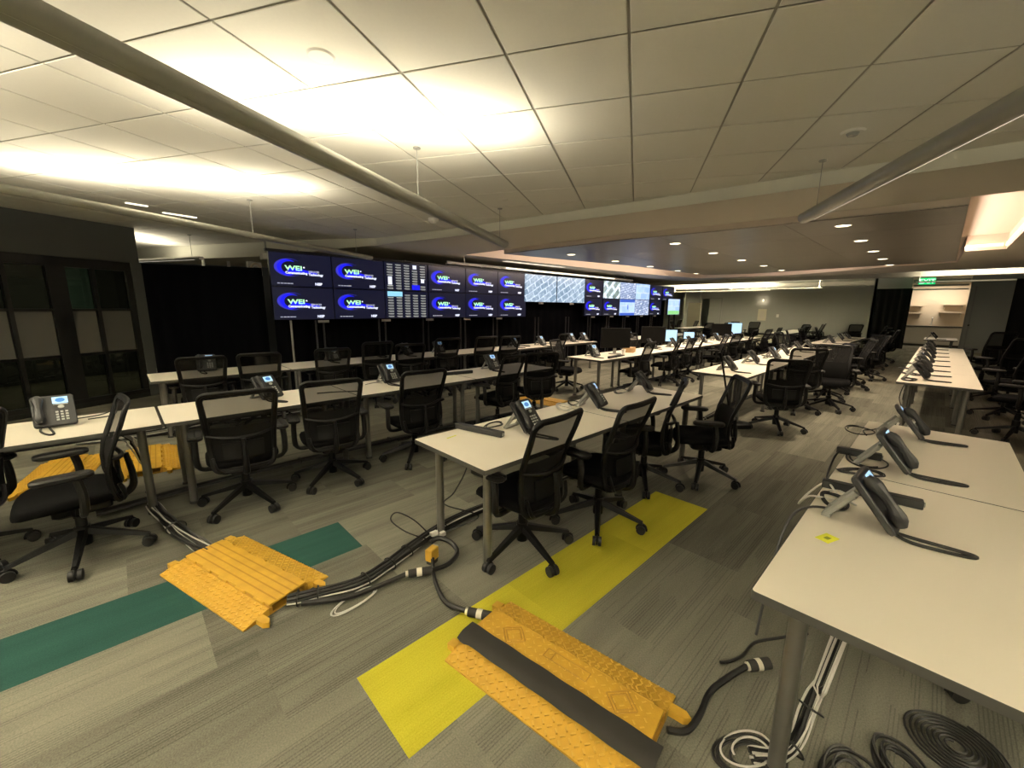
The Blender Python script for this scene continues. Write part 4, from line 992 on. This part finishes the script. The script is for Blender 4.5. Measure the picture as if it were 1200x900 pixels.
# ================================================================= cable ramps
def cable_ramp(label, x, y, rz, L=.91, W=.5, mode='ridge', open_lid=0):
    t = thing('cable_ramp', label, 'cable ramp', (x, y, 0), R(rz), 'yellow cable ramps')     # local x = length, y = across
    lw = W*.27; H = .055
    for s, nm in ((1, 'ramp_wing'), (-1, 'ramp_wing')):
        y0 = s*(W/2-lw); y1 = s*W/2
        vs = [(-L/2, y0, 0), (L/2, y0, 0), (L/2, y0, H-.012), (-L/2, y0, H-.012), (-L/2, y1, 0), (L/2, y1, 0), (L/2, y1, .008), (-L/2, y1, .008)]
        # notched ends like the dog-bone connectors
        m = MB().add(vs, [(0, 1, 2, 3), (4, 7, 6, 5), (3, 2, 6, 7), (0, 4, 5, 1), (0, 3, 7, 4), (1, 5, 6, 2)])
        w = obj(nm, m, K['ramp'], t, smooth=False)
        tr = MB(); nx = 30; ny = 5
        for i in range(nx):
            for j in range(ny):
                px = -L/2 + (i+.5)*L/nx; f = (j+.5)/ny; py = y0 + (y1-y0)*f; pz = (H-.012) + (.008-(H-.012))*f
                a = R(45 if (i+j) % 2 else -45)
                tr.box((0, 0, .0015), (.021, .0065, .006), Matrix.Translation((px, py, pz)) @ Matrix.Rotation(a, 4, 'Z'))
        tag(obj('tread', tr, K['ramptread'], w, smooth=False), kind='stuff')
    obj('channel_base', MB().box((0, 0, .005), (L, W-2*lw, .01)).box((0, W/2-lw-.01, .02), (L, .02, .04)).box((0, -(W/2-lw-.01), .02), (L, .02, .04)), K['rampshade'], t, smooth=False)
    lidw = W-2*lw-.012
    lid = obj('lid', MB().box((0, 0, H-.004), (L-.01, lidw, .014), ch=.003), K['ramp'], t, smooth=False)
    if mode == 'ridge':
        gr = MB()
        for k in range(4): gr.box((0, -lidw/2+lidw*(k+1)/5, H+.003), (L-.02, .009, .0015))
        obj('ridge', gr, K['rampshade'], lid, smooth=False)  # dark strips paint the shade of the lid grooves
    else:
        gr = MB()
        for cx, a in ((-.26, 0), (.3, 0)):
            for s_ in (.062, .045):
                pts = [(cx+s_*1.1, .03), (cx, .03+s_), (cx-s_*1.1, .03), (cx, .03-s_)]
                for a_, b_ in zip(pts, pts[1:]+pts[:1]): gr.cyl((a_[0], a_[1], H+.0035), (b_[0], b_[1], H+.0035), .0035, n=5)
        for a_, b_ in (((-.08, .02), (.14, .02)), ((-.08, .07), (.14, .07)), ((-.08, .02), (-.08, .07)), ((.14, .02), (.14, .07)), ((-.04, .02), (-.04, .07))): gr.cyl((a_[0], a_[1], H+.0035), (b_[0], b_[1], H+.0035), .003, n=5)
        obj('embossed_diamond', gr, K['rampshade'], lid, smooth=False)  # outlines darkened to paint in the shade of the embossing
        bm_ = MB(); random.seed(3)
        for i in range(26):
            for j in range(7): bm_.box((0, 0, 0), (.018, .005, .003), Matrix.Translation((-.42+i*.033, -lidw/2+.02+j*.036, H+.0035)) @ Matrix.Rotation(R(45 if (i+j) % 2 else -45), 4, 'Z'))
        tag(obj('tread', bm_, K['ramptread'], lid, smooth=False), kind='stuff')
    hg = MB()
    for s in (1, -1):
        yy = s*(W/2-lw-.004)
        for i in range(5): hg.cyl((-L/2+.04+i*L/5, yy, H-.006), (-L/2+.04+(i+.5)*L/5, yy, H-.006), .009, n=8)
    obj('hinge', hg, K['ramp'], t)
    for sx, sy in ((-1, 1), (-1, -1), (1, 1), (1, -1)):
        yy = sy*(W/2-lw*.62)
        if sx > 0: obj('connector', MB().slab([(L/2, yy-.02), (L/2+.06, yy-.02), (L/2+.085, yy), (L/2+.06, yy+.02), (L/2, yy+.02)], 0, .03), K['ramp'], t, smooth=False)
        else: obj('connector', MB().slab([(-L/2-.045, yy-.025), (-L/2+.002, yy-.025), (-L/2+.002, yy+.025), (-L/2-.045, yy+.018)], 0, .032), K['ramp'], t, smooth=False)
    return t
cable_ramp('yellow ridged cable ramp lying on the green carpet strip', .375, 2.76, -72.5)
cable_ramp('yellow diamond tread cable ramp under a black rubber mat, on the yellow strip', 1.235, .985, -82, mode='diamond')
cable_ramp('yellow cable ramp under the left desk beside the gap', .06, 5.62, -93)
cable_ramp('yellow cable ramp partly hidden behind the side on chair', -.58, 5.72, -100)
cable_ramp('orange yellow cable ramp beyond the left row end, lying flat', 5.35, 4.75, -85)
# rubber mat along the near ramp
A_ = Matrix.Translation((1.235, .985, 0)) @ Matrix.Rotation(R(-82), 4, 'Z')
def matf(u, v):
    x = -.47 + .965*u; w = .108 + (.006*math.sin(u*40) if u < .06 else 0)
    y = -.045 - w*v
    s = (y+.135)
    z = .066 if y > -.125 else .066 - (-.125-y)*.5
    e = min(1, (1-abs(2*u-1))*8); z += .004*math.sin(u*31+v*4)*.5
    return tuple(A_ @ Vector((x, y, z)))
tag(obj('rubber_mat', MB().grid(matf, 40, 6, .004), K['rubber']), 'dark rubber strip mat laid lengthwise over the near yellow ramp', 'mat')

# ================================================================= floor cabling
def bundle(name, label, pts, n, rad, cr, mats, ties=(), cat='cable bundle', seed=1, flat=.6):
    random.seed(seed)
    t = thing(name, label, cat, tuple(pts[0]))
    o0 = Vector(pts[0]); base_ = [Vector(p) - o0 for p in smoothpts(pts, 8)]
    m = len(base_)
    for c in range(n):
        ph = random.uniform(0, 6.28); rr = rad*math.sqrt(random.random()); tw = random.uniform(-.7, .7); f1 = random.uniform(.6, 1.4)
        out = []
        for i, p in enumerate(base_):
            tt = base_[min(i+1, m-1)] - base_[max(i-1, 0)]; tt.normalize()
            sd = tt.cross(Vector((0, 0, 1))) if abs(tt.z) < .8 else Vector((1, 0, 0)); sd.normalize(); up = sd.cross(tt)
            a = ph + tw*i/m*3; q = p + sd*rr*math.cos(a)*(1+.12*math.sin(i*.5*f1)) + up*rr*flat*math.sin(a)
            if abs(tt.z) < .5 and pts[0][2] < .3: q.z = max(q.z, cr - o0.z + .001)
            out.append(q)
        nm, w = mats[c % len(mats)]
        obj('cable', MB().tube(out, cr*w, 6), K[nm], t)
    for f in ties:
        i = int(f*(m-1)); p = base_[i]; tt = (base_[min(i+1, m-1)] - base_[max(i-1, 0)]).normalized()
        sd = tt.cross(Vector((0, 0, 1))) if abs(tt.z) < .8 else Vector((1, 0, 0)); sd.normalize(); up = sd.cross(tt)
        obj('cable_tie', MB().tube([p + sd*(rad+cr*1.3)*math.cos(k*math.pi/8) + up*((rad*flat+cr*1.3)*math.sin(k*math.pi/8)) for k in range(16)], .004, 6, closed=True), K['cable'], t)
    return t
bw = [('cable', 1.2), ('cablewhite', .6), ('cable', .9), ('cablewhite', .5), ('cable', 1.2), ('cablegrey', .9), ('cable', 1)]
bundle('cable_bundle', 'thick bundle of black and white cables from ramp to middle desk leg', [(.50, 2.31, .03), (.62, 2.26, .03), (.84, 2.19, .03), (1.05, 2.22, .03), (1.22, 2.27, .035), (1.45, 2.33, .04), (1.8, 2.36, .05), (2.4, 2.33, .05), (3.2, 2.3, .05), (4.3, 2.28, .05)], 13, .04, .009, bw, (.06, .13, .25, .36, .45, .6))
bundle('cable_bundle', 'fanned bundle of black and white cables entering the left ramp', [(.03, 4.25, .05), (.08, 3.95, .04), (.12, 3.7, .05), (.16, 3.5, .05), (.22, 3.3, .04), (.27, 3.15, .035)], 11, .05, .008, bw, (.45,), seed=4)
bundle('cable_bundle', 'black cable run on the floor under the left desk row', [(-.3, 4.35, .04), (.3, 4.4, .05), (1.2, 4.42, .06), (2.2, 4.42, .06), (3.3, 4.4, .05), (4.6, 4.38, .05)], 8, .035, .01, [('cable', 1.3), ('cable', 1), ('cablegrey', 1.2), ('cable', 1.4)], (.2, .4, .6), seed=5)
bundle('cable_bundle', 'tangle of cables on the floor below the rear desk end', [(-.5, 6.9, .03), (.1, 6.7, .05), (.9, 6.8, .06), (1.6, 6.7, .05), (2.6, 6.75, .05)], 9, .09, .008, [('cable', 1.2), ('cablewhite', .8), ('cablegrey', 1)], seed=6, flat=.5)
bundle('cable_bundle', 'bundle of white and black cables hanging below the near right desk', [(2.05, .06, .70), (1.99, .08, .55), (1.88, .11, .35), (1.74, .14, .15), (1.64, .16, .05), (1.56, .2, .03), (1.5, .26, .03)], 11, .032, .006, [('cablewhite', .8), ('cable', 1.1), ('cablewhite', .6), ('cable', .9), ('cable', 1)], (.04, .28, .5, .7), seed=8, flat=1)
for i_, (cx_, cy_, lb_) in enumerate(((1.5, .27, 'dark cable loops on the floor left of the near right desk leg'), (1.68, .0, 'dark cable loops on the floor right of the near right desk leg'), (1.86, -.13, 'loose cable rings lying toward the flat spiral coil'))):
    wire(lb_, loop(cx_, cy_, .012, .1, .06, 4, -40+30*i_, .35), .0055)
    wire(lb_.replace('dark', 'pale').replace('loose', 'pale loose'), loop(cx_+.02, cy_+.01, .02, .085, .05, 1.5, -30+30*i_, .3), .004, 'cablewhite' if i_ == 0 else 'cablegrey')
bundle('cable_bundle', 'twisted cables dangling below the second right section desk', [(7.5, .2, .70), (7.45, .22, .5), (7.5, .15, .3), (7.45, .2, .12), (7.6, .1, .03), (8.2, .05, .03)], 8, .06, .008, [('cable', 1), ('cablewhite', .9), ('cablegrey', 1)], seed=11, flat=1)
bundle('cable_bundle', 'cable run on the floor under the second middle section', [(6.2, 2.25, .04), (7.5, 2.3, .05), (9.5, 2.3, .05), (12, 2.3, .05)], 5, .04, .012, [('cable', 1)], seed=12)
bundle('cable_bundle', 'pale cable spill behind the side on chair under the left desk', [(-.05, 4.62, .7), (-.1, 4.7, .55), (-.02, 4.8, .4), (.03, 4.85, .2), (.05, 5.1, .08)], 6, .05, .006, [('cablewhite', 1), ('cable', 1), ('cablewhite', .8)], seed=14, flat=1)
wire('thin black lead hanging in a loop from the middle desk corner', [(1.6, 2.25, .70), (1.68, 2.2, .55), (1.58, 2.22, .36), (1.52, 2.26, .27), (1.7, 2.1, .18), (1.58, 2.22, .08), (1.5, 2.28, .05)], .005)
wire('black cable ring lying beside the middle desk leg', [(1.38, 2.28, .05), (1.28, 2.38, .10), (1.22, 2.48, .17), (1.26, 2.47, .22), (1.34, 2.38, .17), (1.4, 2.28, .08)], .005)
wire('thin lead hanging under the left desk row near its joint', [(2.9, 4.4, .70), (2.85, 4.38, .5), (2.72, 4.36, .3), (2.6, 4.35, .1), (2.45, 4.4, .03), (2.3, 4.4, .03)], .006)
wire('fine white loops beside the cable bundle on the floor', loop(.78, 2.08, .008, .13, .05, 3, 10, .1), .003, 'cablewhite')
# heavy power cable with taped connectors
def connector(label, p0, p1, group='taped connectors'):
    p0, p1 = Vector(p0), Vector(p1); t = thing('cable_connector', label, 'connector', tuple(p0), 0, group)
    d = p1-p0; S_ = lambda a, b, r, m, nm: obj(nm, MB().cyl(d*a, d*b, r, n=14), K[m], t)
    S_(0, .1, .018, 'tape', 'tape'); S_(.1, .42, .024, 'rubber', 'plug'); S_(.42, .62, .0255, 'tape', 'tape'); S_(.62, 1, .025, 'rubber', 'socket'); return t
connector('white taped black connector on the thick cable left of the middle desk leg', (1.09, 2.06, .033), (1.23, 1.985, .033))
connector('white taped connector where the thick cable enters the near ramp', (1.17, 1.56, .035), (1.25, 1.43, .033))
connector('white tipped connector on the thick cable beside the near right desk leg', (1.9, .40, .035), (1.98, .33, .05))
wire('thick black power cable from the left ramp to the first connector', [(.55, 2.24, .022), (.75, 2.12, .02), (.92, 2.09, .02), (1.09, 2.06, .033)], .016)
wire('thick black power cable looping round behind the yellow plug box', [(1.23, 1.985, .033), (1.34, 1.97, .03), (1.45, 2.02, .04), (1.47, 2.12, .06), (1.42, 2.19, .08), (1.36, 2.2, .07)], .016)
wire('thick black power cable curving down to the near yellow ramp', [(1.285, 2.06, .05), (1.22, 1.95, .02), (1.16, 1.8, .02), (1.14, 1.68, .02), (1.17, 1.56, .035)], .013)
wire('thick black power cable leaving the near ramp toward the right desk', [(1.36, .52, .03), (1.42, .47, .02), (1.52, .46, .02), (1.66, .47, .02), (1.8, .44, .02), (1.9, .40, .035)], .013)
wire('twisted black cord lying on the floor before the right desk', [(1.86, .5, .012), (1.9, .47, .012), (1.98, .44, .012), (2.1, .42, .02), (2.18, .33, .06), (2.25, .24, .1)], .007)
t = thing('plug_box', 'small yellow plug box tied under the middle desk corner leg', 'plug', (1.30, 2.09, .0), R(20))
obj('housing', MB().box((0, 0, .065), (.075, .05, .085), ch=.006), K['ramp'], t, smooth=False); obj('cap', MB().box((0, 0, .015), (.06, .045, .03)), K['rubber'], t, smooth=False); obj('clip', MB().box((.04, 0, .08), (.01, .04, .05)), K['silver'], t, smooth=False)
t = thing('cable_adaptor', 'white tangled adaptor pieces at the middle desk leg foot', 'adaptor', (1.42, 2.25, .07)); obj('body', MB().box((0, 0, .02), (.05, .03, .03), ch=.004).box((.05, -.03, .01), (.04, .03, .03), ch=.004), K['cablewhite'], t, smooth=False); obj('body', MB().box((.02, .02, -.01), (.03, .05, .02), ch=.004), K['silver'], t, smooth=False)
# coiled cable on the floor at lower right
pts = []
for i in range(24*8): th = 2*math.pi*i/24; r_ = .02 + .0165*i/24; pts.append((2.13 + r_*math.cos(th), -.26 + r_*math.sin(th), .008))
tag(obj('cable_coil', MB().tube(pts, .0045, 5), K['cable']), 'flat round spiral coil of black cable on the floor at lower right', 'cable')

# sweeper standing by the second middle section
t = thing('floor_sweeper', 'black floor sweeper with a thin pole leaning on the second middle desk', 'sweeper', (6.1, 1.86, 0), R(-40))
obj('head', MB().rslab(0, 0, .5, .2, .03, .0, .075, .015), K['black'], t); obj('neck', MB().cyl((0, 0, .05), (-.03, .01, .2), .05, .025), K['black'], t)
obj('pole', MB().cyl((-.03, .01, .18), (-.2, .06, .95), .013, n=8), K['black'], t); obj('grip', MB().cyl((-.2, .06, .95), (-.24, .07, 1.06), .02, n=8), K['black'], t)

# ================================================================= monitors on the monitor desk row
def monitor(label, x, y, rz, w=.62, h=.37, lit=False, z=TH, group='computer monitors', back=True):
    t = thing('computer_monitor', label, 'monitor', (x, y, z), R(rz), group)
    obj('housing', MB().box((0, 0, .12+h/2), (w, .045, h), ch=.01), K['monscreen'], t, smooth=False)
    obj('screen', MB().box((0, .0235 if not lit else -.0235, .12+h/2), (w-.03, .003, h-.03)), K['lcd'] if lit else K['bezel'], t, smooth=False)
    obj('neck', MB().box((0, .02, .08), (.06, .03, .15)), K['silver'], t, smooth=False)
    obj('base', MB().rslab(0, .0, .24, .18, .05, 0, .012), K['silver'], t)
    return t
monitor('large dark monitor seen from behind at the near end of the monitor desk', 7.2, 4.5, -40, .6, .4)
monitor('second large dark monitor from behind beside the first', 8.95, 4.6, -40, .56, .38)
monitor('small lit monitor with pale blue screen right of the second dark monitor', 9.65, 4.5, -44, .3, .3, True)
monitor('distant dark monitor beside a lit screen on the monitor desk', 13.2, 4.6, -40, .62, .36)
monitor('distant monitor with pale blue lit screen', 14.0, 4.5, -50, .45, .38, True)
monitor('small distant lit screen low among the chairs', 10.9, 4.6, -44, .3, .2, True)
t = thing('cardboard_box', 'open tan cardboard box between the two dark monitors', 'box', (7.75, 4.5, TH), R(20)); obj('carton', MB().box((0, 0, .05), (.28, .22, .1)), K['wood'], t, smooth=False); obj('flap', MB().box((0, .13, .1), (.28, .06, .005)), K['wood'], t, smooth=False)
t = thing('paper_cup', 'white paper cup standing on the monitor desk', 'cup', (7.2, 4.3, TH)); obj('cup', MB().cyl((0, 0, 0), (0, 0, .1), .03, .04, n=16), K['white'], t); obj('lid', MB().cyl((0, 0, .1), (0, 0, .11), .042, n=16), K['white'], t)
tag(obj('keyboard', MB().box((0, 0, .01), (.42, .14, .018), ch=.004), K['black'], loc=(6.85, 4.22, TH), rot=(0, 0, R(10)), smooth=False), 'black keyboard before the first dark monitor', 'keyboard')
# white board, notices
t = thing('whiteboard_panel', 'tall blank cream board standing upright before the far left wall', 'board', (24.75, 10.25, 0)); obj('board', MB().box((0, 0, 1.22), (.05, .75, 1.55)), K['board'], t, smooth=False); obj('support', MB().box((.05, 0, .6), (.05, .5, 1.2)).box((.0, 0, .02), (.5, .6, .04)), K['rail'], t, smooth=False)
t = thing('wall_notice', 'small framed white notice on the grey wall under a wall lamp', 'notice', (WX-.01, 8.35, 1.3)); obj('frame', MB().box((0, 0, 0), (.03, .5, .75)), K['board'], t, smooth=False); obj('print', MB().box((-.018, 0, 0), (.004, .25, .5)), K['gyp'], t, smooth=False)
t = thing('wall_lamp', 'small warm wall lamp glowing on the grey far wall', 'light', (WX-.06, 8.35, 2.25)); obj('shade', MB().cyl((0, 0, -.06), (0, 0, .06), .05), K['white'], t)
l = bpy.data.lights.new('wall_lamp_bulb', 'POINT'); l.energy = 2; l.color = (1, .85, .6); o = bpy.data.objects.new('wall_lamp_bulb', l); C.objects.link(o); o.location = (WX-.25, 8.35, 2.2)
t = thing('wall_switch', 'tiny white plate on the grey wall right of the notice', 'switch', (WX-.01, 7.45, 1.25)); obj('plate', MB().box((0, 0, 0), (.02, .14, .2)), K['white'], t, smooth=False)
